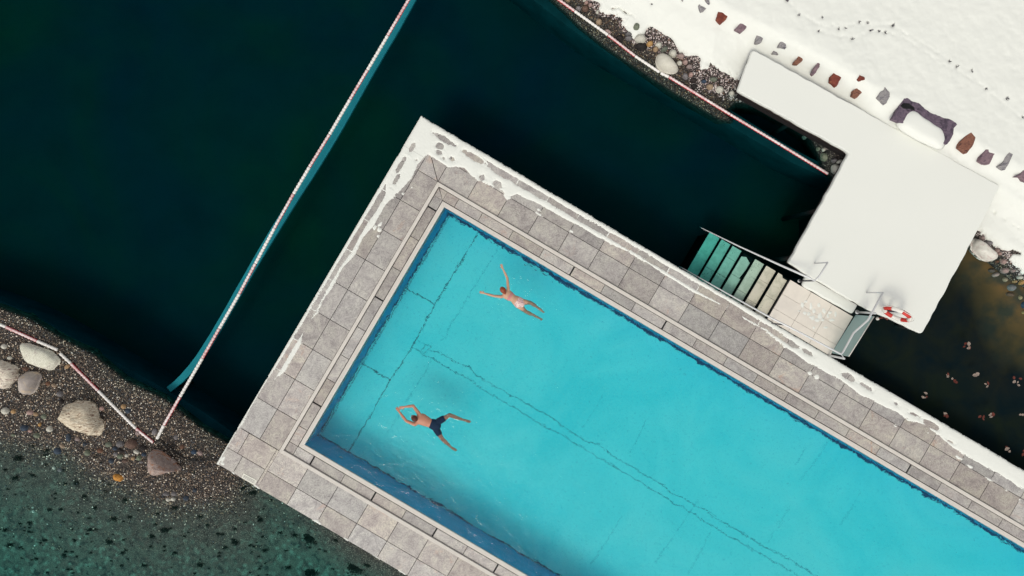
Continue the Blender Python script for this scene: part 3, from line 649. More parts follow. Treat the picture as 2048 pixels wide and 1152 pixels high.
# ================================================================== STONES
def stone(name, outline, z0, h, mat, label, cat='stone', group=None, seed=0, px=True, rough=0.06, flat=2.4, nseg=40, lump=0.10, kind=None):
    """A closed rounded body from a pixel outline (its widest contour)."""
    zc = z0+0.35*h
    pts = [Vector(P(x, y, zc)[:2]) for x, y in outline]; c = sum(pts, Vector((0, 0)))/len(pts)
    per = [0]
    for i in range(len(pts)): per.append(per[-1]+(pts[(i+1) % len(pts)]-pts[i]).length)
    ring = []
    for k in range(nseg):
        s_ = per[-1]*k/nseg; i = max(j for j in range(len(pts)) if per[j] <= s_+1e-9); t = (s_-per[i])/max(1e-9, per[i+1]-per[i])
        ring.append(pts[i].lerp(pts[(i+1) % len(pts)], t))
    ring = np.array([[p.x-c.x, p.y-c.y] for p in ring])
    for _ in range(2 if (len(outline) > 9 and flat < 5) else 1): ring = (np.roll(ring, 1, 0)+2*ring+np.roll(ring, -1, 0))/4
    size = np.abs(ring).max()
    prof = [(0.72, -0.5), (0.94, -0.15), (1.0, 0.15)]
    prof += [(r, (1-r**flat)**(1/1.7)) for r in (0.975, 0.93, 0.85, 0.74, 0.6, 0.44, 0.28, 0.12)]
    vs = []; q = 1.3/size
    for j, (r, t) in enumerate(prof):
        for k in range(nseg):
            x, y = ring[k]*r
            nz = fbm(np.array((x+seed*3.1)*q), np.array((y+seed*1.7)*q), 1.5, 4, 100+seed % 50)
            nr = 1+rough*float(fbm(np.array((ring[k][0]+seed)*q*2), np.array((ring[k][1]+t*2)*q*2), 1.5, 3, 130+seed % 40))
            vs.append((x*nr+c.x, y*nr+c.y, z0+h*t*(0.15 if t < 0.3 else 1)*1.0+(h*lump*float(nz) if t > 0.2 else 0)) if t > 0.15 else (x*nr+c.x, y*nr+c.y, z0+h*t))
    vs.append((c.x, c.y, z0+h)); nr_ = len(prof); fs = []
    for j in range(nr_-1):
        for k in range(nseg):
            l = (k+1) % nseg; fs.append((j*nseg+k, j*nseg+l, (j+1)*nseg+l, (j+1)*nseg+k))
    for k in range(nseg): fs.append(((nr_-1)*nseg+k, (nr_-1)*nseg+(k+1) % nseg, nr_*nseg))
    fs.append(tuple(range(nseg-1, -1, -1)))
    me = bpy.data.meshes.new(name); o_c = Vector((c.x, c.y, z0))
    me.from_pydata([(v[0]-c.x, v[1]-c.y, v[2]-z0) for v in vs], [], fs); me.polygons.foreach_set('use_smooth', [True]*len(me.polygons))
    o = link(name, me, mat); o.location = o_c
    return tag(o, label, cat, group, kind)
def Z7(lst, ox, oy, sc=7.2): return [(ox+x/sc, oy+y/sc) for x, y in lst]
def ell(cx, cy, rx, ry, ang=0, n=12, seed=0):
    r_ = random.Random(seed*7+int(cx)); out = []
    for k in range(n):
        t = 2*math.pi*k/n; q = 1+r_.uniform(-0.09, 0.09); x = rx*q*math.cos(t); y = ry*q*math.sin(t); a = R(ang)
        out.append((cx+x*math.cos(a)-y*math.sin(a), cy+x*math.sin(a)+y*math.cos(a)))
    return out
PALE = m_rock('pale_boulder', S(200, 198, 180), S(222, 220, 204), S(186, 178, 168), 7, rough=0.85, bump=0.3)
CRACK = m_rock('cracked_boulder', S(206, 194, 176), S(234, 226, 210), S(140, 114, 110), 6, (0.3, 3.5), bump=0.6)
GREYB = m_rock('grey_boulder', S(160, 150, 146), S(178, 168, 158), S(196, 176, 150), 4, bump=0.25)
LAYER = m_rock('layered_boulder', S(206, 188, 162), S(240, 230, 208), S(128, 94, 76), 6, (0.5, 4.0), bump=0.8)
PINKB = m_rock('pink_grey_boulder', S(150, 132, 126), S(176, 158, 148), S(160, 112, 84), 6, bump=0.6)
ORANGE = m_rock('orange_stone', S(176, 118, 52), S(214, 156, 82), S(90, 60, 30), 12)
SMOOTH = m_rock('smooth_pale_stone', S(196, 192, 178), S(208, 204, 192), S(186, 178, 166), 4, bump=0.12)
PEBM = {'grey': m_rock('grey_pebble', S(104, 100, 102), S(134, 130, 130), None, 14, rnd=True), 'brown': m_rock('brown_pebble', S(92, 70, 60), S(124, 98, 84), None, 14, rnd=True),
        'blue': m_rock('slate_pebble', S(50, 60, 74), S(76, 86, 98), None, 14, rnd=True), 'pale': m_rock('pale_pebble', S(186, 184, 172), S(206, 202, 190), None, 12),
        'green': m_rock('greenish_pebble', S(96, 104, 92), S(128, 132, 116), None, 12, rnd=True), 'dark': m_rock('dark_pebble', S(38, 34, 34), S(60, 54, 52), None, 12, rnd=True),
        'tan': m_rock('tan_pebble', S(158, 128, 96), S(184, 156, 122), None, 12, rnd=True), 'pink': m_rock('pinkish_pebble', S(150, 128, 124), S(176, 154, 146), None, 12, rnd=True)}
stone('boulder', Z7([(270, 350), (330, 315), (400, 325), (560, 380), (700, 420), (780, 465), (870, 570), (875, 610), (800, 690), (745, 745), (710, 730), (660, 700), (600, 705), (500, 660), (400, 630), (350, 570), (310, 470)], 0, 640), -0.46, 0.30, PALE, 'long flat chalk white boulder under the short float line', 'boulder', seed=1, flat=5, lump=0.06)
stone('boulder', Z7([(-60, 590), (0, 570), (60, 590), (130, 640), (220, 650), (250, 720), (240, 800), (250, 850), (180, 910), (130, 980), (80, 1020), (20, 990), (-60, 950)], 0, 640), -0.46, 0.42, CRACK, 'cracked beige boulder cut by the left edge of the photo', 'boulder', seed=2, flat=3.5, rough=0.12)
stone('boulder', Z7([(300, 790), (370, 740), (460, 735), (560, 770), (580, 820), (540, 900), (510, 1000), (440, 1080), (370, 1095), (310, 1060), (285, 960)], 0, 640), -0.46, 0.52, GREYB, 'smooth rounded grey boulder between the cracked beige and the layered boulder', 'boulder', seed=3, flat=2.8, lump=0.05)
stone('boulder', Z7([(720, 380), (800, 310), (890, 235), (1000, 225), (1130, 240), (1220, 320), (1250, 400), (1260, 470), (1320, 500), (1330, 600), (1300, 680), (1240, 740), (1160, 745), (1060, 690), (960, 665), (890, 620), (850, 570), (750, 545), (725, 470)], 20, 770), -0.46, 0.60, LAYER, 'large layered cream boulder with brown bands alone on the gravel', 'boulder', seed=4, flat=3.0, rough=0.18, lump=0.4)
stone('boulder', Z7([(690, 290), (760, 285), (880, 330), (1000, 430), (1100, 530), (1150, 610), (1080, 600), (950, 630), (810, 670), (740, 610), (690, 540), (685, 450)], 200, 860), -0.46, 0.78, PINKB, 'wedge shaped pinkish boulder at the end of the float lines', 'boulder', seed=5, flat=2.4, lump=0.12)
stone('stone', Z7([(180, 650), (220, 620), (330, 650), (345, 700), (300, 750), (230, 735), (185, 700)], 200, 860), -0.47, 0.16, ORANGE, 'ochre orange stone in the shallow water', 'stone', seed=6)
GL = 'loose stones on the left gravel bank'
left = [  # px, py, rx, ry, angle, colour, words
 (8, 693, 7, 6, 0, 'pale', 'small white stone above the cracked beige boulder'), (19.5, 716, 6, 4.6, 0, 'pale', 'small white stone touching the top of the cracked beige boulder'), (135, 733, 8, 5, -30, 'tan', 'flat tan stone under the kink of the float line'),
 (51, 738, 8, 5, 10, 'brown', 'brown stone tucked behind the smooth grey boulder'), (96, 767, 6, 5, 0, 'brown', 'brown stone right of the smooth grey boulder'), (108, 771, 6, 5, 30, 'tan', 'tan brown stone right of the smooth grey boulder'),
 (120, 788, 8, 7, 0, 'grey', 'round grey stone above the layered boulder'), (123, 803, 6, 6, 0, 'dark', 'dark stone touching the layered boulder from above'), (203.5, 817, 6, 5, 0, 'pink', 'pinkish white stone right of the layered boulder'),
 (247, 813, 6, 6, 20, 'tan', 'ochre stone right of the float line'), (256, 822, 7, 6, 0, 'blue', 'slate stone beside the ochre one near the float line'), (99, 858, 7, 7.5, 0, 'pale', 'bright white pebble left of the layered boulder'),
 (80, 849, 4, 5, 20, 'tan', 'little cream pebble left of the layered boulder'), (48, 856, 9, 7, 10, 'blue', 'dark blue stone left of the layered boulder'), (73, 871, 7, 6, 20, 'green', 'pale greenish stone below the dark blue one'), (60, 862, 5, 4, 0, 'pink', 'mauve pebble between the dark blue and the greenish stones'),
 (125, 892, 7, 5, 20, 'tan', 'orange tan stone at the water edge below the layered boulder'), (115, 902, 9, 7.5, 10, 'blue', 'blue grey stone at the water edge below the layered boulder'), (130, 912, 5, 4, 40, 'green', 'pale angular pebble just in the water'),
 (175, 906, 7, 7, 0, 'green', 'light grey green stone left of the pebble cluster'), (240, 888, 9, 7.5, 0, 'grey', 'speckled grey stone at the top of the pebble cluster'), (262, 888, 12.5, 11.5, 0, 'brown', 'big round brown stone at the top of the pebble cluster'),
 (286, 896, 10, 7, -10, 'dark', 'dark ringed stone touching the wedge shaped boulder'), (241, 901, 8, 5, 20, 'dark', 'dark olive stone under the speckled grey one'), (273, 904, 8, 4.5, 25, 'pale', 'white capped stone in the middle of the pebble cluster'),
 (231, 908, 6, 4.5, -15, 'grey', 'oval light grey pebble at the left of the cluster'), (240, 913, 7.5, 5.5, -15, 'green', 'yellowish green pebble at the left of the cluster'), (253.5, 911, 4.5, 4.5, 0, 'pale', 'small white and black pebble in the cluster'),
 (266, 917, 5.5, 4.5, 0, 'tan', 'small orange pebble at the foot of the cluster'), (278, 916, 6, 6.5, 0, 'green', 'grey green pebble at the foot of the cluster'), (288, 909, 6, 5, 0, 'blue', 'slate pebble against the wedge shaped boulder'), (282, 924, 6, 3.5, -10, 'grey', 'lowest grey pebble of the cluster'),
 (217, 889, 8, 6, 0, 'green', 'dull green stone beside the speckled grey one'), (230, 897, 6, 5, 0, 'blue', 'slate stone beside the speckled grey one'), (223, 922, 7, 6, 30, 'blue', 'bluish stone under the cluster'), (250, 922, 8, 5, 0, 'brown', 'brown stone under the cluster'),
 (388, 904, 7.5, 5.5, 0, 'blue', 'dark slate stone by the corner of the deck'), (400, 906, 7, 5.5, 30, 'pink', 'whitish stone by the corner of the deck'), (364, 894, 5, 6, 40, 'brown', 'brown stone on the gravel above the hose'), (352, 875, 5, 6, 20, 'grey', 'grey stone by the end of the long float line'), (309, 864, 6, 8, 10, 'grey', 'grey stone between the two float line ends'),
 (276, 866, 6, 6, 0, 'pink', 'mauve stone left of the red end of the float line'), (336, 999, 5, 5, 0, 'pale', 'left white pebble of the sunken trio'), (346, 998, 5.5, 5, 0, 'pale', 'right white pebble of the sunken trio'), (329, 1003, 4.5, 4.5, 0, 'green', 'lowest greenish pebble of the sunken trio'),
 (372, 996, 7, 6, 0, 'blue', 'blue stone right of the sunken white pebbles'), (332, 988, 8, 5, 10, 'grey', 'grey stone above the sunken white pebbles'), (348, 987, 7, 6, 0, 'grey', 'grey green stone above the right sunken pebble'), (390, 980, 6, 5, 0, 'blue', 'slate stone in the gravel below the wedge shaped boulder'),
 (27, 823, 6, 5, 0, 'tan', 'tan stone at the left photo edge in the gravel'), (60, 825, 8, 6, 0, 'pink', 'dull pink stone in the gravel'), (72, 829, 6, 5, 0, 'tan', 'dull ochre stone in the gravel'), (88, 833, 7, 6, 0, 'green', 'grey green stone in the gravel'), (10, 822, 9, 8, 0, 'pale', 'pale angular stone at the very left photo edge'),
 (137, 875, 6, 10, 0, 'blue', 'dark slate stone under the layered boulder'), (155, 878, 6, 5, 30, 'pink', 'rosy stone under the layered boulder'), (170, 888, 6, 5, 0, 'blue', 'blue grey pebble right of the orange tan stone'), (200, 901, 7, 6, 0, 'brown', 'brown stone left of the pebble cluster'), (27, 870, 5, 4, 0, 'green', 'green pebble in the shallows at left'),
 (120, 940, 6, 5, 0, 'grey', 'lone grey pebble on the shallow bed'), (108, 935.5, 3.5, 4.5, 0, 'pale', 'tiny bright white pebble out on the shallow bed'), (66, 1014.5, 2.6, 2.6, 0, 'pale', 'upper of two tiny white pebbles on the shallow bed'), (67, 1022.5, 3.2, 3.6, 0, 'pale', 'lower of two tiny white pebbles on the shallow bed')]
for i, (x, y, rx, ry, an, c, lb) in enumerate(left):
    zz, _ = lbank_z(np.array([[float(x)]]), np.array([[float(y)]])); h = min(rx, ry)*M*1.0
    stone('stone', ell(x, y, rx, ry, an, 11, i), float(zz[0, 0])-0.03, h+0.03, PEBM[c], lb, 'stone', GL, seed=10+i, nseg=20, lump=0.08)
right = [  # far bank
 (1328, 0, 0, 0, 0, '', '')]
stone('boulder', Z7([(375, 500), (430, 460), (500, 470), (560, 510), (640, 590), (710, 690), (720, 730), (680, 765), (600, 775), (500, 760), (430, 730), (390, 680), (370, 600)], 1260, 40), -0.46, 0.42, SMOOTH, 'big smooth egg shaped pale boulder beside the far float line', 'boulder', seed=21, flat=2.6, lump=0.03, rough=0.03)
GR = 'stones along the far gravel shore'
far = [(1281, 77, 13, 9.5, 10, 'pale', 'broad pale oval stone uphill of the egg shaped boulder'), (1283, 93, 13, 8, 10, 'dark', 'dark stone just below the broad pale oval one'), (1300, 87, 8, 6, -20, 'tan', 'small beige stone right of the broad pale oval one'), (1317, 90, 8, 6.5, 10, 'pale', 'pale round stone in the row above the egg shaped boulder'),
 (1311.5, 98, 6, 5.5, 30, 'tan', 'creamy little stone touching the egg shaped boulder'), (1329, 98, 8.5, 6, -25, 'green', 'greenish stone touching the egg shaped boulder'), (1346, 107, 9, 9, 20, 'pale', 'snow pale stone right above the egg shaped boulder'), (1273, 54, 8, 10, 15, 'green', 'grey stone half in snow above the broad pale oval one'),
 (1359, 125.5, 6, 5, 10, 'pale', 'small white stone right of the egg shaped boulder'), (1371, 124, 6, 5.5, 30, 'pink', 'pink beige stone right of the small white one'), (1362, 112, 8, 6, 20, 'pink', 'pinkish broken stone at the snow edge'), (1379, 133, 6.5, 4.5, 10, 'pink', 'mauve stone near the speckled gravel'),
 (1371, 152, 6, 8, -30, 'grey', 'grey oval stone below the small white one'), (1382, 149, 5, 5.5, 0, 'pink', 'reddish stone below the mauve one'), (1387, 161, 8, 6, 0, 'dark', 'dark stone below the reddish one'), (1388, 173, 7, 6, 0, 'dark', 'lowest dark stone by the float line'),
 (1427, 158.5, 9, 5, 5, 'green', 'flat light stone in the speckled gravel'), (1408, 163, 6, 4, 15, 'blue', 'slate stone left of the yellow white one'), (1420, 173, 7.5, 6.5, 20, 'tan', 'yellow white stone with dark spots'), (1439.5, 178.5, 9.5, 8, 10, 'pale', 'bright white triangular stone'), (1463, 186, 6.5, 6, 0, 'pale', 'small white fan shaped stone at the corner of the platform'),
 (1198, 43.5, 7, 6.5, -30, 'tan', 'beige stone standing alone above the float line'), (1216, 63, 9, 4, 25, 'pink', 'thin mauve stone beside the float line'), (1258, 76, 8, 5, 10, 'grey', 'grey stone left of the broad pale oval one'), (1258, 68, 8, 4, 10, 'grey', 'flat grey stone at the snow edge'), (1240, 76, 8, 6, 20, 'dark', 'dark brown stone near the float line'),
 (1181, 10, 4.5, 4, 0, 'pink', 'small pink stone near the top edge'), (1173, 5.5, 4.5, 4, 0, 'pink', 'second small pink stone near the top edge'), (1170, 0, 5, 4, 0, 'pale', 'pale stone at the very top edge'), (1157, 17, 7, 6, 0, 'grey', 'grey stone near the top edge by the float line'), (1171, 17, 8, 7, 0, 'brown', 'rusty brown stone near the top edge'),
 (1135, 0, 7, 5, 20, 'tan', 'beige stone at the top edge beside the float line'), (1195, 24, 3.2, 4, 0, 'pale', 'little white stone at the snow edge'),
 (1648, 277, 9, 7, 25, 'pale', 'pale stone partly under the platform edge'), (1655, 291, 6.5, 9, -20, 'pink', 'pinkish stone under the platform edge'), (1637, 297.5, 4, 5, 0, 'green', 'small greenish stone under water by the platform'), (1647.5, 299.5, 4, 4.2, 0, 'pale', 'tiny bright white stone by the platform'),
 (1649.5, 314, 7.5, 10, -15, 'green', 'oval greenish stone under water by the platform'), (1669, 321, 6.5, 5, -10, 'grey', 'grey stone in the corner of the platform'), (1680, 323, 6.5, 4.5, -25, 'pale', 'white streaked stone in the corner of the platform'), (1672, 338, 9.5, 12, -20, 'pale', 'large pale stone cut by the platform edge'),
 (1610, 274, 5, 5, 0, 'green', 'small mossy stone in the dark water by the platform'), (1625, 275, 5, 5, 0, 'dark', 'dark stone beside the mossy one'), (1684, 302, 5, 8, -30, 'pink', 'mauve stone under the inner corner'), (1646, 331, 7, 5, 0, 'dark', 'dark stone below the greenish oval one'), (1656, 254+13, 5, 4, 20, 'grey', 'grey stone hidden in the shade of the platform'),
 (1964, 476, 6, 5, 30, 'pink', 'small pink stone above the snow capped boulder'), (1978, 486, 8, 6, 20, 'grey', 'grey stone with white spot above the snow capped boulder'), (1994, 501, 5, 5, 0, 'pink', 'grey pink stone right of the snow capped boulder'), (1999, 507, 4, 4, 0, 'pink', 'little mauve stone right of the snow capped boulder'),
 (2007, 523, 5.5, 7, -20, 'pink', 'grey oval stone below the snow line at right'), (1994, 523, 4, 3.5, 0, 'brown', 'brown pebble by the snow capped boulder'), (2026, 541.5, 5, 4, 10, 'pink', 'round mauve stone in the dark gravel'), (2040, 555, 7, 4, -5, 'pale', 'flat pale stone at the right water edge'),
 (2030, 563, 5, 3.5, 0, 'tan', 'small tan stone at the right water edge'), (2043, 565, 5, 6.5, 30, 'tan', 'cream stone at the right photo edge'), (2023, 575, 11, 8, 0, 'grey', 'big grey wedge stone under the brown water'), (2039, 595, 5, 6, 0, 'tan', 'cream stone under the brown water'),
 (1983, 541, 8, 5, 10, 'brown', 'brownish stone under water below the snow capped boulder'), (1992, 549, 9, 5, -20, 'pink', 'dull pink stone under water at right'), (2009, 559, 7, 6, 0, 'tan', 'orange stone under water at right'), (2046, 610, 6, 8, 0, 'blue', 'blue grey stone at the right photo edge under water'), (2010, 541, 8, 7, 0, 'pink', 'mauve flat stone under the water edge'), (2020, 589, 10, 5, 10, 'brown', 'dull brown stone deeper in the brown water'), (2046, 625, 4, 4, 0, 'tan', 'yellow stone at the right photo edge')]
for i, (x, y, rx, ry, an, c, lb) in enumerate(far):
    zz = bank_z(np.array([[float(x)]]), np.array([[float(y)]]))[0]; z0 = float(zz[0, 0])-0.07; h = min(rx, ry)*M*1.1+0.06
    z0 = max(z0, -0.75 if x < 1900 else -0.64)
    stone('stone', ell(x, y, rx, ry, an, 11, i+60), z0, h, PEBM[c], lb, 'stone', GR, seed=90+i, nseg=20, lump=0.06)
stone('boulder', [(1946, 480), (1952, 475), (1962, 480), (1975, 492), (1990, 505), (1997, 513), (1993, 520), (1983, 524), (1970, 523), (1960, 516), (1952, 507), (1944, 500)], -0.46, 0.38, m_rock('snow_dusted_boulder', S(206, 200, 190), S(224, 222, 212), S(190, 170, 164), 5, bump=0.4), 'snow dusted beige boulder at the platform side by the brown water', 'boulder', seed=33, flat=3.2)
# stones showing through the snow of the bank (flat faces, irregular outlines)
RED = m_rock('red_sandstone', S(104, 52, 46), S(132, 70, 56), S(150, 92, 66), 9, rough=0.8, bump=0.4)
PURP = m_rock('purple_stone', S(112, 92, 100), S(140, 118, 124), S(84, 72, 84), 10, bump=0.4)
GREYS = m_rock('grey_slate', S(128, 124, 128), S(164, 160, 158), S(92, 90, 100), 10, (0.5, 3), bump=0.4)
MIXR = m_rock('banded_red_stone', S(120, 80, 66), S(150, 104, 86), S(60, 40, 44), 12, (0.9, 2.5), bump=0.5)
def snow_stone(pts, mat, label, seed, cat='stone', name='bank_stone'):
    cx = sum(p[0] for p in pts)/len(pts); cy = sum(p[1] for p in pts)/len(pts)
    z = float(bank_z(np.array([[cx]]), np.array([[cy]]))[0][0, 0])+0.045
    out = []
    for i in range(len(pts)):
        a_, b_ = pts[i], pts[(i+1) % len(pts)]
        for k in range(4):
            t = k/4; q = rng.uniform(-0.35, 0.35); out.append((a_[0]*(1-t)+b_[0]*t+q, a_[1]*(1-t)+b_[1]*t+rng.uniform(-0.35, 0.35)))
    zt = z+0.035; c = P(cx, cy, z-0.1); m_ = MB()
    poly = [P(x, y, zt)[:2] for x, y in out]; n_ = len(poly)
    if sum(poly[i][0]*poly[(i+1) % n_][1]-poly[(i+1) % n_][0]*poly[i][1] for i in range(n_)) < 0: poly = poly[::-1]
    rings = [(0.0, -0.16), (0.0, -0.012), (0.012, 0.0)]; vs = []
    for ins_, dz in rings:
        pp = inset(poly, ins_) if ins_ else poly
        vs += [(p[0]-c.x, p[1]-c.y, zt+dz-c.z) for p in pp]
    cc = Vector((sum(p[0] for p in poly)/n_, sum(p[1] for p in poly)/n_))
    for f in (0.6, 0.25): vs += [(cc.x+(p[0]-cc.x)*f-c.x, cc.y+(p[1]-cc.y)*f-c.y, zt-c.z+0.012*float(fbm(np.array(p[0]*5*f), np.array(p[1]*5*f), 1, 2, seed))+0.004) for p in poly]
    vs.append((cc.x-c.x, cc.y-c.y, zt-c.z+0.01)); fs = []
    for l in range(4):
        for i in range(n_): j = (i+1) % n_; fs.append((l*n_+i, l*n_+j, (l+1)*n_+j, (l+1)*n_+i))
    for i in range(n_): fs.append((4*n_+i, 4*n_+(i+1) % n_, 5*n_))
    fs.append(tuple(range(n_-1, -1, -1)))
    me = bpy.data.meshes.new(name); me.from_pydata(vs, [], fs); o = link(name, me, mat); o.location = c
    return tag(o, label, cat, 'stones showing through the snow of the bank')
for k, (lst, o_, mt, lb) in enumerate([
 ([(50, -10), (95, -10), (100, 40), (70, 20)], 0, GREYS, 'grey sliver stone cut by the top edge'), ([(0, 50), (65, 85), (40, 110), (10, 122), (-12, 80), (-15, 55), (-5, 40)], 0, GREYS, 'small striped grey stone left of the largest red one'),
 ([(185, 118), (215, 122), (260, 108), (300, 125), (290, 155), (265, 200), (220, 237), (190, 215), (170, 190), (180, 150)], 0, RED, 'dark red angular stone first in the row'), ([(410, 235), (480, 230), (492, 250), (470, 295), (425, 327), (360, 293), (385, 275)], 0, PURP, 'mauve kite shaped stone second in the row'),
 ([(580, 360), (600, 340), (665, 340), (655, 380), (630, 430), (590, 440), (570, 435), (578, 400)], 0, GREYS, 'grey and white angular stone third in the row'), ([(845, 412), (880, 445), (887, 487), (850, 475), (808, 473), (822, 430)], 0, GREYS, 'small grey arrow shaped stone'),
 ([(740, 545), (755, 518), (785, 530), (805, 560)], 0, GREYS, 'tiny dark grey stone below the arrow shaped one'), ([(1025, 535), (1080, 540), (1060, 570), (1050, 620), (1010, 655), (965, 650), (970, 630), (1000, 595)], 0, MIXR, 'reddish curled stone left of the bone shaped one'),
 ([(1230, 575), (1265, 575), (1275, 600), (1240, 625), (1225, 680), (1190, 740), (1165, 768), (1148, 745), (1170, 700), (1215, 625)], 0, PURP, 'thin bone shaped grey purple stone'), ([(1395, 715), (1470, 713), (1500, 740), (1460, 775), (1430, 830), (1400, 885), (1370, 855), (1340, 830), (1345, 780)], 0, RED, 'large brick red stone fifth in the row'),
 ([(1640, 768), (1690, 790), (1690, 812), (1640, 826), (1618, 805)], 0, RED, 'very small dark red stone above the banded one'), ([(1690, 890), (1665, 940), (1610, 1000), (1565, 975), (1575, 925), (1610, 897)], 0, MIXR, 'banded red and white stone below the very small one'),
 ([(1895, 890), (1945, 945), (1945, 990), (1905, 1065), (1870, 1030), (1828, 990), (1850, 940), (1880, 925)], 0, GREYS, 'pale grey leaf shaped stone left of the big purple rock'),
 ([(820, 540), (875, 605), (840, 700), (770, 785), (685, 720), (700, 650), (750, 590)], 1, MIXR, 'half red half grey stone right of the big purple rock'), ([(1145, 712), (1120, 775), (1080, 810), (1060, 860), (1030, 912), (985, 908), (920, 870), (950, 800), (990, 740), (1060, 733)], 1, PURP, 'large mauve stone with a pointed tip'),
 ([(1265, 775), (1305, 800), (1280, 850), (1260, 900), (1210, 978), (1150, 937), (1200, 880), (1215, 830)], 1, GREYS, 'slim grey brick shaped stone near the right edge'), ([(1430, 935), (1500, 935), (1500, 1130), (1430, 1100), (1390, 1060), (1340, 1053), (1400, 1010)], 1, PURP, 'mauve stone cut by the right edge')]):
    pts = [(1400+x/5.12, y/5.12) for x, y in lst] if o_ == 0 else [(1800+x/5.758, 170+y/5.758) for x, y in lst]
    snow_stone(pts, mt, lb, 200+k)
bigp = [(1785, 238), (1797, 216), (1808, 197), (1815, 195.5), (1826, 203), (1838, 206), (1850, 217), (1862, 226), (1872, 229), (1888, 236), (1900, 238), (1913, 246), (1915, 249), (1908, 256), (1907, 268), (1900, 282), (1894, 289), (1880, 285), (1850, 268), (1800, 244)]
snow_stone(bigp, m_rock('big_purple_rock', S(84, 74, 88), S(116, 100, 114), S(62, 54, 66), 6, bump=0.6), 'big purple rock in the snow bank behind the platform, half hidden by a snow mound', 240, 'rock')
snow_stone([(1800, 212), (1806, 206), (1818, 207), (1829, 215), (1829, 222), (1820, 218), (1806, 217)], BLACK, 'flat black patch painted as the shade of a hollow in the big purple rock', 241, 'hollow', 'hollow_shade').location.z += 0.012  # black slab painting the hollow's shade, lying just above the rock
zb = float(bank_z(np.array([[1845.0]]), np.array([[245.0]]))[0][0, 0])
stone('snow_mound', [(1797, 236), (1803, 224), (1812, 217), (1822, 217), (1832, 224), (1840, 232), (1855, 240), (1870, 252), (1884, 258), (1891, 268), (1894, 285), (1890, 296), (1883, 302), (1865, 294), (1840, 283), (1815, 268), (1798, 256), (1792, 246)], zb-0.02, 0.26, SNOW, 'oval snow mound lying over the big purple rock', 'snow mound', seed=44, flat=5, lump=0.03, rough=0.03)
# dry grass tufts poking through the trodden snow
TUFT = plain('dry_grass', S(78, 74, 84), 0.9)
tf = None
def tuft_mesh(seed):
    r_ = random.Random(seed); m_ = MB()
    for k in range(16):
        a_ = r_.uniform(0, 6.28); l = r_.uniform(0.02, 0.065); d_ = Vector((math.cos(a_), math.sin(a_), 0)); s_ = Vector((-d_.y, d_.x, 0))*0.004; o_ = Vector((r_.uniform(-.02, .02), r_.uniform(-.02, .02), 0))
        m_.add([o_-s_, o_+s_, o_+d_*l*0.6+Vector((0, 0, l*0.7))+s_, o_+d_*l+Vector((0, 0, l*0.75))], [(0, 1, 2, 3)])
    return m_
tm = [tuft_mesh(s_) for s_ in (1, 2, 3)]
tlab = 'small dark grass tuft poking through the trodden snow'
for i, (x, y) in enumerate(DENT):
    j = i % 3; z = float(bank_z(np.array([[float(x)]]), np.array([[float(y)]]))[0][0, 0])+0.012
    if i < 3: o = tm[j].build('grass_tuft', TUFT); tm[j] = o
    else: o = tm[j].copy(); SC.collection.objects.link(o)
    o.location = P(x, y, z); o.rotation_euler = (0, 0, i*1.3); k = 0.8+0.5*rng.random(); o.scale = (k, k, k); tag(o, tlab, 'grass tuft', 'grass tufts along the trodden trail')

# ================================================================== GRAVEL (loose pebbles, uncountable)
ico = bmesh.new(); bmesh.ops.create_icosphere(ico, subdivisions=1, radius=1); ICV = np.array([v.co[:] for v in ico.verts]); ICF = np.array([[v.index for v in f.verts] for f in ico.faces]); ico.free()
def pebbles(name, pts, size, mat, label):
    n_ = len(pts); V = ICV[None]*1.0
    sc = size[:, None]*nrg.uniform([0.7, 0.55, 0.45], [1.3, 1.0, 0.75], (n_, 3)); th = nrg.uniform(0, 6.28, n_)
    V = V*(1+nrg.uniform(-0.18, 0.18, (n_, 12, 1)))*sc[:, None, :]
    X = V[..., 0]*np.cos(th)[:, None]-V[..., 1]*np.sin(th)[:, None]; Y = V[..., 0]*np.sin(th)[:, None]+V[..., 1]*np.cos(th)[:, None]
    co = np.stack([X+pts[:, 0:1], Y+pts[:, 1:2], V[..., 2]+pts[:, 2:3]], -1).reshape(-1, 3)
    fa = (ICF[None]+(np.arange(n_)*12)[:, None, None]).reshape(-1, 3)
    return tag(rawmesh(name, co, fa, mat, True), label, 'gravel', kind='stuff')
pstops = [(0.0, S(30, 25, 24)), (0.24, S(58, 48, 42)), (0.40, S(90, 74, 62)), (0.55, S(124, 104, 88)), (0.66, S(70, 74, 82)), (0.76, S(156, 136, 114)), (0.86, S(200, 186, 166)), (0.95, S(232, 226, 212))]
def scat(n_, x0, y0, x1, y1, zf, cond, lift=0.006, sz=(0.010, 0.027)):
    x = nrg.uniform(x0, x1, n_); y = nrg.uniform(y0, y1, n_); z = zf(x, y); k = cond(x, y, z); x, y, z = x[k], y[k], z[k]
    wx, wy = to_world(x, y, z); return np.stack([wx, wy, z+lift], 1), nrg.uniform(sz[0], sz[1], len(x))
def zl(x, y): return lbank_z(x, y)[0]
p, s_ = scat(52000, -30, 600, 640, 1100, zl, lambda x, y, z: (sdist(x, y, LBANK) > -3) & (nrg.random(len(x)) < np.clip(1.0-np.clip(sdist(x, y, SHAL)/48, -0.2, 1.0), 0.05, 1)))
pebbles('gravel', p, s_, m_pebble('gravel_pebbles', pstops), 'loose wet gravel covering the left bank')
def zr(x, y): return bank_z(x, y)[0]-0.05
p, s_ = scat(26000, 1080, -10, 1520, 300, zr, lambda x, y, z: (sdist(x, y, SHORE) > -4) & (sdist(x, y, SEDGE) < 14))
p2, s2 = scat(9000, 1880, 400, 2100, 620, zr, lambda x, y, z: (sdist(x, y, SHORE) > -4) & (sdist(x, y, SEDGE) < 12))
rp_ = [(1984, 421), (2003, 434), (2026, 450), (2048, 460)]
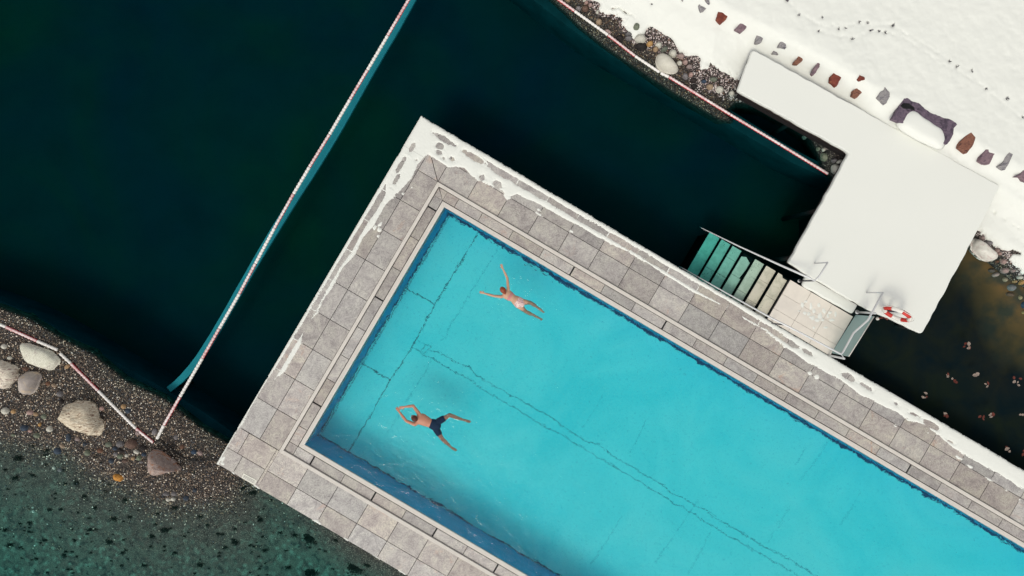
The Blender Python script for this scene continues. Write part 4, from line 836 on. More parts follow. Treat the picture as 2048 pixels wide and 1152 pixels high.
lstops = [(0.0, S(62, 52, 56)), (0.18, S(120, 104, 104)), (0.36, S(168, 150, 148)), (0.52, S(204, 190, 186)), (0.72, S(224, 214, 208)), (0.93, S(140, 106, 88))]
near = lambda q: (q[:, 2] > -0.36)
allp = np.concatenate([p, p2]); alls = np.concatenate([s_, s2])
gx = allp[:, 0]*FPX/(CAM_H-allp[:, 2])+1024; gy = -allp[:, 1]*FPX/(CAM_H-allp[:, 2])+576; ge = sdist(gx, gy, SEDGE)
hi = (ge > -7) | ((gx > 1378) & (gx < 1500) & (ge > -42+14*fbm(gx, gy, 1/15., 2, 5))) | ((gx > 1280) & (gx < 1350) & (ge > -22))
pebbles('gravel', allp[~hi], alls[~hi], m_pebble('wet_shore_pebbles', [(0.0, S(30, 26, 22)), (0.3, S(58, 44, 34)), (0.55, S(92, 70, 50)), (0.72, S(70, 70, 68)), (0.84, S(140, 122, 96)), (0.93, S(176, 166, 146))]), 'dark wet gravel at the foot of the far bank')
pebbles('gravel', allp[hi], alls[hi], m_pebble('dry_shore_pebbles', lstops), 'pale speckled gravel at the edge of the snow')
# algae clumps on the shallow bed
ALG = plain('algae', S(34, 44, 40), 0.9, 0.0, var=0.3)
m_ = MB(); r_ = random.Random(5)
clumps = [(66, 889, 9), (92, 900, 9), (36, 916, 11), (66, 950, 8), (92, 930, 6), (30, 955, 9), (155, 965, 9), (170, 991, 8), (131, 967, 6), (190, 1015, 7), (100, 1020, 7), (220, 968, 6), (250, 1000, 8), (228, 1038, 9), (260, 1034, 7), (305, 1072, 9), (330, 1060, 10), (220, 1083, 10), (350, 1015, 9), (400, 1032, 8), (245, 1105, 7), (130, 1110, 8), (438, 1112, 5), (60, 1045, 7), (20, 1090, 9), (10, 1060, 7), (415, 1050, 6), (470, 1085, 9), (450, 1095, 7), (622, 1075, 17), (592, 1070, 9), (587, 1047, 3), (572, 1101, 4.5), (620, 1094, 5), (652, 1102, 5), (666, 1138, 4.5), (620, 1145, 16), (577, 1135, 8), (712, 1135, 18), (735, 1130, 9), (560, 1065, 7), (470, 1058, 6), (530, 1100, 8), (672, 1080, 8), (640, 1098, 4), (520, 1040, 8), (505, 985, 10), (485, 975, 9), (540, 1000, 8), (500, 1090, 6), (400, 1130, 9), (350, 1105, 8), (290, 1130, 8), (180, 1060, 8), (150, 1080, 6), (90, 1080, 7)]
for _ in range(150): clumps.append((r_.uniform(-20, 540), r_.uniform(900, 1160), r_.uniform(2, 6)))
for cx, cy, rad in clumps:
    z = float(lbank_z(np.array([[cx]]), np.array([[cy]]))[0][0, 0])
    for k in range(int(24+rad*rad*3.0)):
        t = r_.uniform(0, 6.28); q = abs(r_.gauss(0, rad*0.45)); l = (0.012+rad*M*0.10)*r_.uniform(0.5, 1.4); o_ = P(cx+q*math.cos(t), cy+q*math.sin(t), z); a_ = t+r_.uniform(-1, 1)
        d_ = Vector((math.cos(a_), math.sin(a_), 0)); s2_ = Vector((-d_.y, d_.x, 0))*l*0.28; h_ = Vector((0, 0, l*0.5))
        m_.add([o_-s2_*0.6, o_+s2_*0.6, o_+d_*l*0.6+h_+s2_, o_+d_*l+h_*0.8, o_+d_*l*0.6+h_-s2_], [(0, 1, 2, 3, 4)])
tag(m_.build('algae', ALG), 'dark algae clumps scattered over the shallow bed', 'algae', kind='stuff')
# brown silt slope at the right, under water
def m_silt():
    a = N('brown_silt', 0.9, 0.0); x = a.xyz()
    col = a.ramp(a.noise(1.1, 5, 0.55, 0.8), [(0.3, S(32, 29, 34)), (0.5, S(46, 33, 32)), (0.66, S(54, 37, 30)), (0.8, S(48, 37, 30))])
    col = a.mix(a.mapr(a.xyz()[2], -0.76, -0.60, 0.0, 1.0), col, a.ramp(a.noise(2.0, 4, 0.5), [(0.35, S(76, 64, 54)), (0.6, S(122, 80, 52))]))
    return a.done(col)
SILT = m_silt()
PX, PY = pxgrid(1560, 430, 2450, 1250, 4.0)
u_ = sdist(PX, PY, [(1960, 440), (2048, 620), (2300, 800), (2300, 300)])*M
Zb = -0.56-0.34*(1-np.exp(-np.clip(-u_, 0, 20)/2.5))-0.02*np.clip(-u_, 0, 9)+0.05*fbm(PX, PY, 1/60., 4, 77)
X, Y = to_world(PX, PY, Zb)
Zb = Zb-2.4*sstep(1700, 1610, PX); UD = ((X-DO.x)*DU.x+(Y-DO.y)*DU.y)/M; VD = ((X-DO.x)*DV.x+(Y-DO.y)*DV.y)/M
tag(grid_mesh('silt_bed', X, Y, Zb, VD < 50, SILT), 'brown silty lake bottom between the platform and the deck', 'lake bed', kind='structure')
# leaf clumps caught on the surface there
LEAFR = plain('red_leaf', S(92, 40, 30), 0.7, var=0.3, scale=30); LEAFW = plain('frosted_leaf', S(140, 124, 114), 0.7, var=0.3, scale=40)
def leafy(x, y, n_, rad, red, lb, k):
    r2 = random.Random(k); o = empty('leaf_clump', P(x, y, WATER+0.01), lb, 'leaves', 'leaf clumps on the dark water')
    for q in range(n_):
        a_ = r2.uniform(0, 6.28); c = P(x+r2.uniform(-rad, rad), y+r2.uniform(-rad, rad), WATER+0.012+0.004*q); l = r2.uniform(0.035, 0.075); w_ = l*r2.uniform(0.45, 0.8)
        d_ = Vector((math.cos(a_), math.sin(a_), 0)); s3 = Vector((-d_.y, d_.x, 0)); up_ = Vector((0, 0, 0.012)); mm = MB()
        prof = [(-1, 0.0), (-0.6, 0.7), (0, 1.0), (0.5, 0.75), (1, 0.0)]; vs = []
        for t, w2 in prof: vs += [c+d_*l*t+s3*w_*w2+up_*(1.2*w2), c+d_*l*t, c+d_*l*t-s3*w_*w2+up_*(0.9*w2)]
        fs = []
        for i in range(4): fs += [(3*i, 3*i+1, 3*i+4, 3*i+3), (3*i+1, 3*i+2, 3*i+5, 3*i+4)]
        mm.add(vs, fs); mm.build('leaf', LEAFR if r2.random() < red else LEAFW, o)
LC = [(1933, 694, 6, 7, .5, 'largest red and white leaf clump, off the tip of the platform'), (1893, 751, 3, 3, .5, 'tiny pale leaf clump'), (1909, 760, 4, 5, .3, 'pale leaf clump left of the twin leaves'), (1950, 751, 3, 5, .2, 'dark edged pair of leaves in the open water'), (1975, 769, 3, 5, .4, 'bright rimmed leaf clump right of the twin leaves'), (2034, 762, 5, 9, .7, 'reddish leaf clump at the right photo edge'),
      (1851, 790, 4, 6, .3, 'leaf clump close to the deck near the round pale stone'), (1891, 829, 4, 4, .3, 'fleshy pink leaf clump nearest the deck'), (1963, 835, 3, 4, .7, 'dim red leaf clump below the open water'), (1986, 832, 4, 5, .7, 'bright red leaf clump'), (2043, 831, 2, 4, .1, 'pale leaf at the right photo edge'), (2016, 900, 4, 6, .2, 'whitish leaf clump low at the right'), (2046, 905, 2, 4, .6, 'red leaf touching the right photo edge low down')]
for k, a_ in enumerate(LC): leafy(*a_, 300+k)

# ================================================================== PLATFORM
ZP = 0.30
pf = empty('platform', P(1700, 400, WATER), 'T shaped timber platform under untouched snow beside the stairs', 'platform')
top = [(1505, 98), (1473, 180), (1698, 305), (1577, 525), (1608, 546), (1722, 612), (1845, 669), (1952, 470), (2003, 372)]
wp = [P(x, y, ZP)[:2] for x, y in top]
ccw = sum(wp[i][0]*wp[(i+1) % len(wp)][1]-wp[(i+1) % len(wp)][0]*wp[i][1] for i in range(len(wp)))
if ccw < 0: wp = wp[::-1]
MB().prism(inset(wp, 0.03), 0.02, 0.14).build('deck_board', plain('wet_timber', S(52, 42, 38), 0.8), pf)
for x, y in [(1490, 170), (1600, 235), (1690, 290), (1640, 420), (1592, 515), (1700, 585), (1830, 655), (1900, 540), (1950, 440), (1560, 170), (1750, 300), (1800, 420)]:
    MB().tube([P(x, y, 0.1).xy.to_3d()+Vector((0, 0, -2.6)), P(x, y, 0.1).xy.to_3d()+Vector((0, 0, 0.03))], 0.07, 12).build('pile', plain('pile_timber', S(30, 26, 26), 0.9), pf, True)
for a_, b_ in [((1480, 182), (1697, 303)), ((1697, 306), (1582, 520)), ((1590, 530), (1840, 662))]:
    A = P(*a_, 0.0); B = P(*b_, 0.0); d_ = (B-A).normalized(); n_ = Vector((-d_.y, d_.x, 0))*0.05; 
    c_ = P(1720, 350, 0); sgn = 1 if (c_-A).dot(n_) > 0 else -1; A = A+n_*sgn*2.2; B = B+n_*sgn*2.2
    MB().prism([(A+n_)[:2], (B+n_)[:2], (B-n_)[:2], (A-n_)[:2]], -0.18, 0.018).build('joist', plain('joist_timber', S(26, 22, 22), 0.9), pf)
# snow on it: rounded pillow with a slightly uneven rim
def pillow(name, poly, z0, z1, mat, rim=0.05, amp=0.02, step=0.06, seed=1, parent=None):
    out = []; n_ = len(poly)
    for i in range(n_):
        A = Vector(poly[i]); B = Vector(poly[(i+1) % n_]); L = (B-A).length; k_ = max(2, int(L/step))
        for k in range(k_): out.append(A.lerp(B, k/k_))
    if sum(out[i].x*out[(i+1) % len(out)].y-out[(i+1) % len(out)].x*out[i].y for i in range(len(out))) < 0: out = out[::-1]
    out = [(p.x+amp*float(fbm(np.array(i*0.35), np.array(2.0), 1, 3, seed)), p.y+amp*float(fbm(np.array(i*0.35), np.array(8.0), 1, 3, seed+7))) for i, p in enumerate(out)]
    for _ in range(2): out = [((out[i-1][0]+2*out[i][0]+out[(i+1) % len(out)][0])/4, (out[i-1][1]+2*out[i][1]+out[(i+1) % len(out)][1])/4) for i in range(len(out))]
    n_ = len(out); vs = []
    for ins_, zz in ((0.015, z0), (0.0, z0+(z1-z0)*0.45), (rim*0.25, z0+(z1-z0)*0.8), (rim, z1)): vs += [(p[0], p[1], zz) for p in inset(out, ins_)]
    fs = [tuple(range(n_-1, -1, -1)), tuple(range(3*n_, 4*n_))]
    for l in range(3):
        for i in range(n_): j = (i+1) % n_; fs.append((l*n_+i, l*n_+j, (l+1)*n_+j, (l+1)*n_+i))
    return MB().add(vs, fs).build(name, mat, parent)
tag(pillow('snow', wp, 0.13, ZP, SNOW, rim=0.03, amp=0.03), 'smooth unbroken snow sheet on the platform', 'snow', kind='stuff')

# ================================================================== LANDING, STAIRS
ld = P(1581, 559.5, -0.05); u0, v0 = toD(ld); ld2 = P(1707.6, 631, -0.05); u1, v1 = toD(ld2)
PAVE = plain('pale_paving', S(222, 214, 203), 0.6, var=0.05, scale=4)
lan = empty('landing', D((u0+u1)/2, -40, -3.2), 'pale tiled landing between the platform, the pool deck and the stairs', 'landing')
m_ = MB(); uu = np.linspace(u0, u1, 4); vv = [v0, v0+33, v0+66, -4]
for i in range(3):
    for j in range(3): m_.prism([D(*p)[:2] for p in rect(uu[i], vv[j], uu[i+1], vv[j+1], 0.25)], -0.09, -0.05, 0.003)
m_.build('paving', PAVE, lan)
MB().prism([D(*p)[:2] for p in [(u0+.5, v0+.5), (u1-.5, v0+.5), (u1-.5, -.5), (u0+.5, -.5)]], -3.39, -0.085).build('plinth', CONC, lan)
tag(pillow('snow', [P(1604, 571, 0.02)[:2], P(1613, 548, 0.02)[:2], P(1628, 553, .02)[:2], P(1718, 606, 0.02)[:2], P(1706, 629, 0.02)[:2]], -0.12, 0.03, SNOW, amp=0.02, seed=9), 'narrow grainy snow strip on the step between landing and platform', 'snow', kind='stuff')
st_ = empty('step', D(860, -112, -3.2), 'narrow low step along the landing under the grainy snow strip', 'step')
MB().prism([P(1606, 573, 0)[:2], P(1615, 549, 0)[:2], P(1722, 607, 0)[:2], P(1707, 630, 0)[:2]], -0.25, -0.115).build('step_slab', CONC, st_)
MB().prism([P(1612, 570, 0)[:2], P(1619, 555, 0)[:2], P(1716, 609, 0)[:2], P(1705, 624, 0)[:2]], -3.39, -0.25).build('step_base', CONC, st_)
# trodden snow crumbs on the landing
cr_ = MB(); r_ = random.Random(12)
for (x, y, a_, b2) in [(1605, 610, 3.5, 7), (1612, 603, 4, 3), (1622, 612, 3, 8), (1628, 622, 4, 5), (1638, 610, 3.4, 5), (1625, 635, 6, 5), (1640, 632, 5, 7), (1610, 626, 4, 3.5), (1648, 622, 4, 5), (1660, 625, 5, 3), (1671, 628, 3, 6), (1664, 640, 6, 3), (1628, 655, 3, 3), (1651, 655, 5, 2.5), (1598, 622, 3, 1.5), (1635, 640, 6, 4), (1618, 628, 4, 4), (1656, 632, 3, 4), (1645, 640, 4, 3)]:
    n_ = 18; c = P(x, y, -0.05); pts = []
    for k in range(n_):
        t = 6.283*k/n_; q = 1+r_.uniform(-0.28, 0.28); pts.append((c.x+a_*M*q*math.cos(t)*0.95, c.y+b2*M*q*math.sin(t)*0.95))
    vs = [(p[0], p[1], -0.052) for p in pts]+[(c.x+(p[0]-c.x)*0.75, c.y+(p[1]-c.y)*0.75, -0.043) for p in pts]+[(c.x, c.y, -0.041)]
    cr_.add(vs, [(k, (k+1) % n_, n_+(k+1) % n_, n_+k) for k in range(n_)]+[(n_+k, n_+(k+1) % n_, 2*n_) for k in range(n_)])
tag(cr_.build('snow', SNOW, smooth=True), 'trodden snow crumbs on the pale landing', 'snow', kind='stuff')
# stairs going down into the lake
stair = empty('stairs', D(700, -50, -3.3), 'submerged flight of pale stone stairs going down from the landing into the lake', 'stairs')
def m_tread():
    a = N('stair_stone', 0.7, 0.2); n1 = a.noise(4, 6, 0.65, 0.8)
    col = a.ramp(n1, [(0.3, S(178, 176, 158)), (0.55, S(206, 202, 184)), (0.75, S(196, 188, 176))])
    col = a.mix(a.math('MULTIPLY', a.ramp(a.voro(16), [(0.1, 1.0), (0.28, 0.0)]), a.ramp(a.noise(1.7, 4), [(0.52, 0.0), (0.62, 0.9)])), col, S(30, 44, 40))
    a.bump(n1, 0.4, 0.02); return a.done(col)
TREAD = m_tread(); RISER = plain('stair_riser', S(16, 24, 24), 0.9, 0.0)
pxl = [(1562, 535.5, 773.5), (1537.8, 523.7, 746), (1514.2, 512.6, 720), (1490, 501, 693.5), (1467, 489, 667.5), (1444.8, 477.2, 642), (1419, 464.7, 614)]
prevu = u0
for k in range(7):
    z = -0.05-0.165*(k+1)
    ptop = D(pxl[k][2], -95); px_ = 1024+ptop.x*FPX/CAM_H; py_ = 576-ptop.y*FPX/CAM_H
    uL, vT = toD(P(px_, py_, z)); uR = prevu-2.6 if k else prevu-1.5
    vB = -3.0
    cuts = {0: [0.55], 1: [0.32, 0.8], 2: [0.72], 3: [0.5], 4: [0.25, 0.62], 5: [0.62], 6: []}[k]
    fr_ = [0]+cuts+[1]; m_ = MB()
    for i in range(len(fr_)-1):
        a_, b2 = vT+(vB-vT)*fr_[i], vT+(vB-vT)*fr_[i+1]
        c = [(uL, a_+.3), (uR, a_+.3), (uR, b2-.3), (uL, b2-.3)]
        if k == 3 and i == 0: c = [(uL, a_+10), (uL+9, a_+6), (uR, a_+13), (uR, a_+26), (uR-1, a_+36), (uR-3, b2-.3), (uL, b2-.3)]
        if k == 0 and i == 0: c = [(uL, a_+.3), (uL+9, a_+.3), (uL+13, a_+5), (uR, a_+5), (uR, b2-.3), (uL, b2-.3)]
        m_.prism([D(*p)[:2] for p in c], z-0.022, z, 0.004)
    m_.build('tread', TREAD, stair)
    MB().prism([D(*p)[:2] for p in [(uL+1.0, vT+1), (prevu+0.8, vT+1), (prevu+0.8, vB), (uL+1.0, vB)]], -3.39+k*0.002, z-0.023).build('riser', RISER, stair)
    prevu = uL
# glass screen at the end of the landing
gm = bpy.data.materials.new('green_glass'); gm.use_nodes = True; t_ = gm.node_tree; pr = t_.nodes['Principled BSDF']
t_.nodes.remove(pr); o_ = t_.nodes['Material Output']; tr = t_.nodes.new('ShaderNodeBsdfTransparent'); tr.inputs[0].default_value = S(196, 222, 222)
df = t_.nodes.new('ShaderNodeBsdfPrincipled'); df.inputs['Base Color'].default_value = S(190, 216, 214); df.inputs['Roughness'].default_value = 0.25; mx = t_.nodes.new('ShaderNodeMixShader'); mx.inputs[0].default_value = 0.60
t_.links.new(tr.outputs[0], mx.inputs[1]); t_.links.new(df.outputs[0], mx.inputs[2]); t_.links.new(mx.outputs[0], o_.inputs['Surface'])
sc_ = empty('glass_screen', P(1683, 672, -0.05), 'greenish frosted glass screen closing the end of the landing', 'glass screen')
A0 = P(1711, 630, -0.05); B0 = P(1663, 706, -0.05); hT = 0.98
def up3(p, z): return Vector((p.x, p.y, z))
dd = (B0-A0).normalized(); nn = Vector((-dd.y, dd.x, 0))*0.008
MB().prism([(A0+nn)[:2], (B0+nn)[:2], (B0-nn)[:2], (A0-nn)[:2]], -0.03, hT).build('glass_pane', gm, sc_)
MB().tube([up3(A0, hT), up3(B0, hT)], 0.014, 8).build('top_edge', LIGHTSTONE, sc_, True)
WHITEM = plain('frosted_steel', S(206, 206, 206), 0.35, 0.5, 0.2, 0.03)
def post(px, py, z0, h, r, mat, name='post', parent=None):
    p = P(px, py, z0); MB().tube([p, p+Vector((0, 0, h))], r, 12).build(name, mat, parent, True); 
    MB().tube([p+Vector((0, 0, 0.001)), p+Vector((0, 0, 0.016))], r*2.1, 16).build('base_plate', WHITEM, parent, True); return p+Vector((0, 0, h))
# far handrail: rises out of the lake, follows the stairs, bends onto the platform
hr = empty('handrail', P(1598, 562, -0.05), 'steel handrail on the platform side of the stairs, bending onto the snow', 'handrail')
a1 = post(1598, 562, -0.1, 1.02, 0.022, DARKMETAL, parent=hr); a2 = post(1628, 527, 0.28, 0.86, 0.02, WHITEM, parent=hr)
e1 = P(1405, 457, -0.42)
MB().tube([P(1399, 453.5, -0.9), e1, P(1480, 493.5, 0.05), P(1560, 530, 0.55), a1+Vector((-0.15, 0.08, 0.0)), a1, a1+Vector((0.12, 0.12, 0.03)), a2], [0.013, 0.015, 0.022, 0.031, 0.031, 0.024, 0.022, 0.022], 10).build('rail', WHITEM, hr, True)
nr2 = empty('handrail', P(1541, 646, -0.1), 'long steel handrail on the deck side of the stairs, turning across the landing end', 'handrail')
b1 = post(1541, 646, -0.1, 1.0, 0.02, DARKMETAL, parent=nr2); b2_ = post(1655, 710, -0.1, 1.02, 0.03, WHITEM, parent=nr2); b3 = post(1714, 624, -0.1, 1.02, 0.03, WHITEM, parent=nr2); b4 = post(1732, 585, 0.28, 0.9, 0.02, WHITEM, parent=nr2)
MB().tube([P(1358, 533, -0.7), P(1366, 537, -0.42), P(1460, 590, 0.3), P(1541, 635, 0.9), P(1610, 670, 0.95), P(1676, 705, 0.96), P(1682, 708, 0.96), P(1686, 704, 0.96), P(1707, 666, 0.96), P(1736, 640, 0.98), b4], [0.013, 0.015, 0.021, 0.027, 0.027, 0.027, 0.028, 0.028, 0.028, 0.028, 0.026], 10).build('rail', WHITEM, nr2, True)
MB().tube([P(1682, 708, 0.94), b2_], 0.012, 8).build('bracket', WHITEM, nr2, True)
# life ring on its post
REDP = plain('ring_red', S(196, 62, 54), 0.45, var=0.05); WHP = plain('ring_white', S(226, 222, 214), 0.45, var=0.03)
lr = empty('life_ring', P(1793, 627, 0.9), 'red and white life ring hanging upright at the platform edge', 'life ring')
C0 = P(1794, 628, 0.88); RR, rr_ = 0.34, 0.06
tilt = Vector((0, 0, 1))*0.95+DV*-0.12; tilt.normalize()
for k in range(8):
    pts = []
    for j in range(9):
        t = math.pi/4*k+math.pi/4*j/8+0.2; pts.append(C0+DU*(RR*math.cos(t))+tilt*(RR*math.sin(t)))
    MB().tube(pts, rr_, 12).build('ring_section', REDP if k % 2 else WHP, lr, True)
rope_pts = []
for j in range(65):
    t = 2*math.pi*j/64; q = RR+rr_+0.012+0.035*abs(math.sin(2*t)); rope_pts.append(C0+DU*(q*math.cos(t))+tilt*(q*math.sin(t)))
MB().tube(rope_pts, 0.008, 6, False).build('grab_rope', WHP, lr, True)
lp = empty('ring_post', P(1757, 631, WATER), 'dark steel post carrying the life ring beside the platform', 'post')
q0 = P(1757, 631, WATER); q1 = C0-DV*0.09
MB().tube([up3(q1, -3.38), up3(q1, 1.15)], 0.035, 12).build('post_tube', DARKMETAL, lp, True)
MB().tube([up3(q1, 0.9)-DU*0.25, up3(q1, 0.9)+DU*0.25], 0.018, 8).build('bracket', DARKMETAL, lp, True)
th_ = empty('throw_line', P(1756, 637, WATER), 'short red and white throw line dangling under the life ring', 'rope')
MB().tube([P(1755.5, 637, -0.2), P(1761, 636, -0.1), P(1768, 635, 0.05), P(1775, 639, 0.3)], 0.012, 8).build('cord', plain('throw_cord', S(170, 90, 80), 0.7), th_, True)
MB().tube([P(1754.5, 637.5, -0.26), P(1755.5, 637, -0.16)], [0.045, 0.05], 12).build('handle_ball', WHP, th_, True)

# ================================================================== FLOAT LINES
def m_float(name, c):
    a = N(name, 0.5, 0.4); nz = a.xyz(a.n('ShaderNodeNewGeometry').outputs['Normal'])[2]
    f = a.math('MULTIPLY', a.ramp(nz, [(0.35, 0.0), (0.8, 1.0)]), a.ramp(a.noise(2, 4, 0.6), [(0.3, 0.45), (0.6, 0.92)]))  # upward faces mixed paler in uneven patches
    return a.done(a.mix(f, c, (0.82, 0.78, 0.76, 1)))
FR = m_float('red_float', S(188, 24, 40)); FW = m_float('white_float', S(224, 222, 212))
def floatline(pts, label, r=0.05, ends=None, z=WATER+0.02):
    c = [P(x, y, z) for x, y, _ in pts]; root = empty('float_line', c[0], label, 'float line')
    sag = []
    for i in range(len(pts)-1):
        A, B = c[i], c[i+1]; L = (B-A).length; n_ = max(2, int(L/0.1)); p_ = []; rad = []
        for k in range(n_):
            for t, rf in ((0.02, 0.72), (0.2, 1.0), (0.8, 1.0), (0.98, 0.72)):
                p_.append(A.lerp(B, (k+t)/n_)); rad.append(r*rf*(1+rng.uniform(-.03, .03)))
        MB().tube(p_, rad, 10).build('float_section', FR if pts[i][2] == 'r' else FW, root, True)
    MB().tube(c, 0.012, 6).build('cable', plain('float_cable', S(60, 50, 50), 0.8), root, True)
    return root
floatline([(830, -22, 'r'), (775.5, 71, 'w'), (735, 140, 'r'), (700, 199, 'w'), (659, 269, 'r'), (619, 334, 'w'), (587, 388, 'r'), (549, 456, 'w'), (511, 527, 'r'), (479, 587, 'w'), (438.7, 657, 'r'), (405, 716, 'w'), (360, 793.5, 'r'), (328, 850, 'w'), (314, 878, '')], 'long straight float line crossing the lake from the top edge to the gravel bank', 0.05)
floatline([(-40, 632, 'w'), (12, 654, 'r'), (74, 682, 'w'), (115.5, 700, '')], 'short red and white float line running in from the left edge past the white boulder', 0.048)
floatline([(120, 706.5, 'w'), (142, 727, 'r'), (196, 781, 'w'), (272, 857, 'r'), (307, 885, '')], 'float line over the gravel between the white boulder and the wedge shaped boulder', 0.045)
floatline([(1096, -16, 'r'), (1149, 22, 'w'), (1216, 70, 'r'), (1270, 112, 'w'), (1319, 144.5, '')], 'float line along the far shore from the top edge to the egg shaped boulder', 0.045)
floatline([(1321, 146, 'w'), (1338, 154, 'r'), (1460, 229, 'r'), (1560, 289, 'r'), (1656, 348, '')], 'mostly red pale topped float line from the egg shaped boulder to the platform', 0.047)
hs = empty('hose', P(380, 915, -0.36), 'thin black hose curving over the gravel from the float line end to the deck corner', 'hose')
MB().tube([P(x, y, -0.35) for x, y in curve_pts([(312, 880), (322, 885), (338, 893), (352, 905), (366, 915), (385, 921), (405, 922), (425, 919), (445, 915)], 6)], 0.017, 8).build('hose_tube', BLACK, hs, True)

# ================================================================== SWIMMERS
def unit_sphere(nu=12, nv=8):
    vs = [(0, 0, 1)]; fs = []
    for j in range(1, nv):
        ph = math.pi*j/nv
        for i in range(nu): t = 2*math.pi*i/nu; vs.append((math.sin(ph)*math.cos(t), math.sin(ph)*math.sin(t), math.cos(ph)))
    vs.append((0, 0, -1))
    for i in range(nu): fs.append((0, 1+i, 1+(i+1) % nu))
    for j in range(nv-2):
        for i in range(nu): a_ = 1+j*nu+i; b_ = 1+j*nu+(i+1) % nu; fs += [(a_, a_+nu, b_+nu), (a_, b_+nu, b_)]
    e_ = len(vs)-1
    for i in range(nu): fs.append((e_, 1+(nv-2)*nu+(i+1) % nu, 1+(nv-2)*nu+i))
    return np.array(vs), np.array(fs)
USV, USF = unit_sphere()
class Body:
    def __init__(s): s.co = []; s.fa = []; s.n = 0
    def ball(s, c, rx, ry=None, rz=None, ax=None):
        ry = rx if ry is None else ry; rz = rx if rz is None else rz
        ax = Vector((1, 0, 0)) if ax is None else Vector(ax).normalized()
        up_ = Vector((0, 0, 1)); ay = up_.cross(ax); ay = ay.normalized() if ay.length > 1e-4 else Vector((0, 1, 0)); az = ax.cross(ay)
        Mx = np.array([ax*rx, ay*ry, az*rz]); s.co.append(USV@Mx+np.array(c)); s.fa.append(USF+s.n); s.n += len(USV)
    def limb(s, pts, step=0.012):            # pts: (pos, lateral radius, depth radius)
        for i in range(len(pts)-1):
            A, B = Vector(pts[i][0]), Vector(pts[i+1][0]); L = (B-A).length; n_ = max(2, int(L/step)+1); ax = (B-A)
            for k in range(n_+1):
                t = k/n_; t2 = t*t*(3-2*t); ry = pts[i][1]*(1-t2)+pts[i+1][1]*t2; rz = pts[i][2]*(1-t2)+pts[i+1][2]*t2
                s.ball(A.lerp(B, t), min(ry, rz), ry, rz, ax)
    def finish(s, name, mat, parent, voxel=0.006, smooth=5):
        me = bpy.data.meshes.new(name); co = np.concatenate(s.co); fa = np.concatenate(s.fa)
        me.from_pydata(co.tolist(), [], fa.tolist()); ob = bpy.data.objects.new(name, me); SC.collection.objects.link(ob)
        r1 = ob.modifiers.new('r', 'REMESH'); r1.mode = 'VOXEL'; r1.voxel_size = voxel; r1.use_smooth_shade = True
        s1 = ob.modifiers.new('s', 'SMOOTH'); s1.factor = 0.5; s1.iterations = smooth
        dg = bpy.context.evaluated_depsgraph_get(); me2 = bpy.data.meshes.new_from_object(ob.evaluated_get(dg)); bpy.data.objects.remove(ob)
        me2.name = name; me2.materials.clear(); return link(name, me2, mat, parent)
def hand(B, w, dirv, side, curl=0.15, sc=1.0, spread=0.12):
    """palm + four fingers + thumb; side = lateral vector towards the thumb"""
    dirv = Vector(dirv).normalized(); side = Vector(side); side = (side-dirv*side.dot(dirv)).normalized()
    B.limb([(w, 0.027*sc, 0.019*sc), (w+dirv*0.035*sc, 0.036*sc, 0.016*sc), (w+dirv*0.085*sc, 0.040*sc, 0.013*sc)], 0.008)
    base = w+dirv*0.085*sc
    for k, (o_, ln) in enumerate([(0.030, 0.070), (0.010, 0.080), (-0.010, 0.074), (-0.029, 0.058)]):
        d1 = (dirv+side*(o_/0.03*spread)).normalized(); p0 = base+side*o_*sc; p1 = p0+d1*ln*0.5*sc; d2 = (d1-Vector((0, 0, curl))).normalized(); p2 = p1+d2*ln*0.3*sc; d3 = (d1-Vector((0, 0, curl*2))).normalized(); p3 = p2+d3*ln*0.25*sc
        B.limb([(p0, 0.0095*sc, 0.0095*sc), (p1, 0.009*sc, 0.009*sc), (p2, 0.008*sc, 0.008*sc), (p3, 0.0068*sc, 0.0068*sc)], 0.004)
    t0 = w+dirv*0.025*sc+side*0.024*sc; t1 = t0+(dirv*0.55+side*0.8).normalized()*0.035*sc; t2 = t1+(dirv*0.85+side*0.45).normalized()*0.03*sc
    B.limb([(t0, 0.013*sc, 0.013*sc), (t1, 0.011*sc, 0.011*sc), (t2, 0.0085*sc, 0.0085*sc)], 0.005)
def foot(B, ank, dirv, sc=1.0, z=-0.03):
    dirv = Vector(dirv).normalized(); s_ = Vector((-dirv.y, dirv.x, 0))
    B.ball(ank-Vector((0, 0, 0.01))+dirv*0.01, 0.045*sc, 0.034*sc, 0.04*sc, dirv)
    B.limb([(ank+dirv*0.01, 0.034*sc, 0.034*sc), (ank+dirv*0.09*sc+Vector((0, 0, z*0.4)), 0.038*sc, 0.028*sc), (ank+dirv*0.155*sc+Vector((0, 0, z)), 0.042*sc, 0.018*sc)], 0.009)
    for o_, l, r0 in [(0.026, 0.052, 0.013), (0.008, 0.046, 0.0095), (-0.006, 0.042, 0.009), (-0.019, 0.036, 0.0085), (-0.031, 0.03, 0.008)]:
        p0 = ank+dirv*0.155*sc+s_*o_*sc+Vector((0, 0, z)); B.limb([(p0, r0, r0), (p0+dirv*l*sc, r0*0.85, r0*0.8)], 0.005)
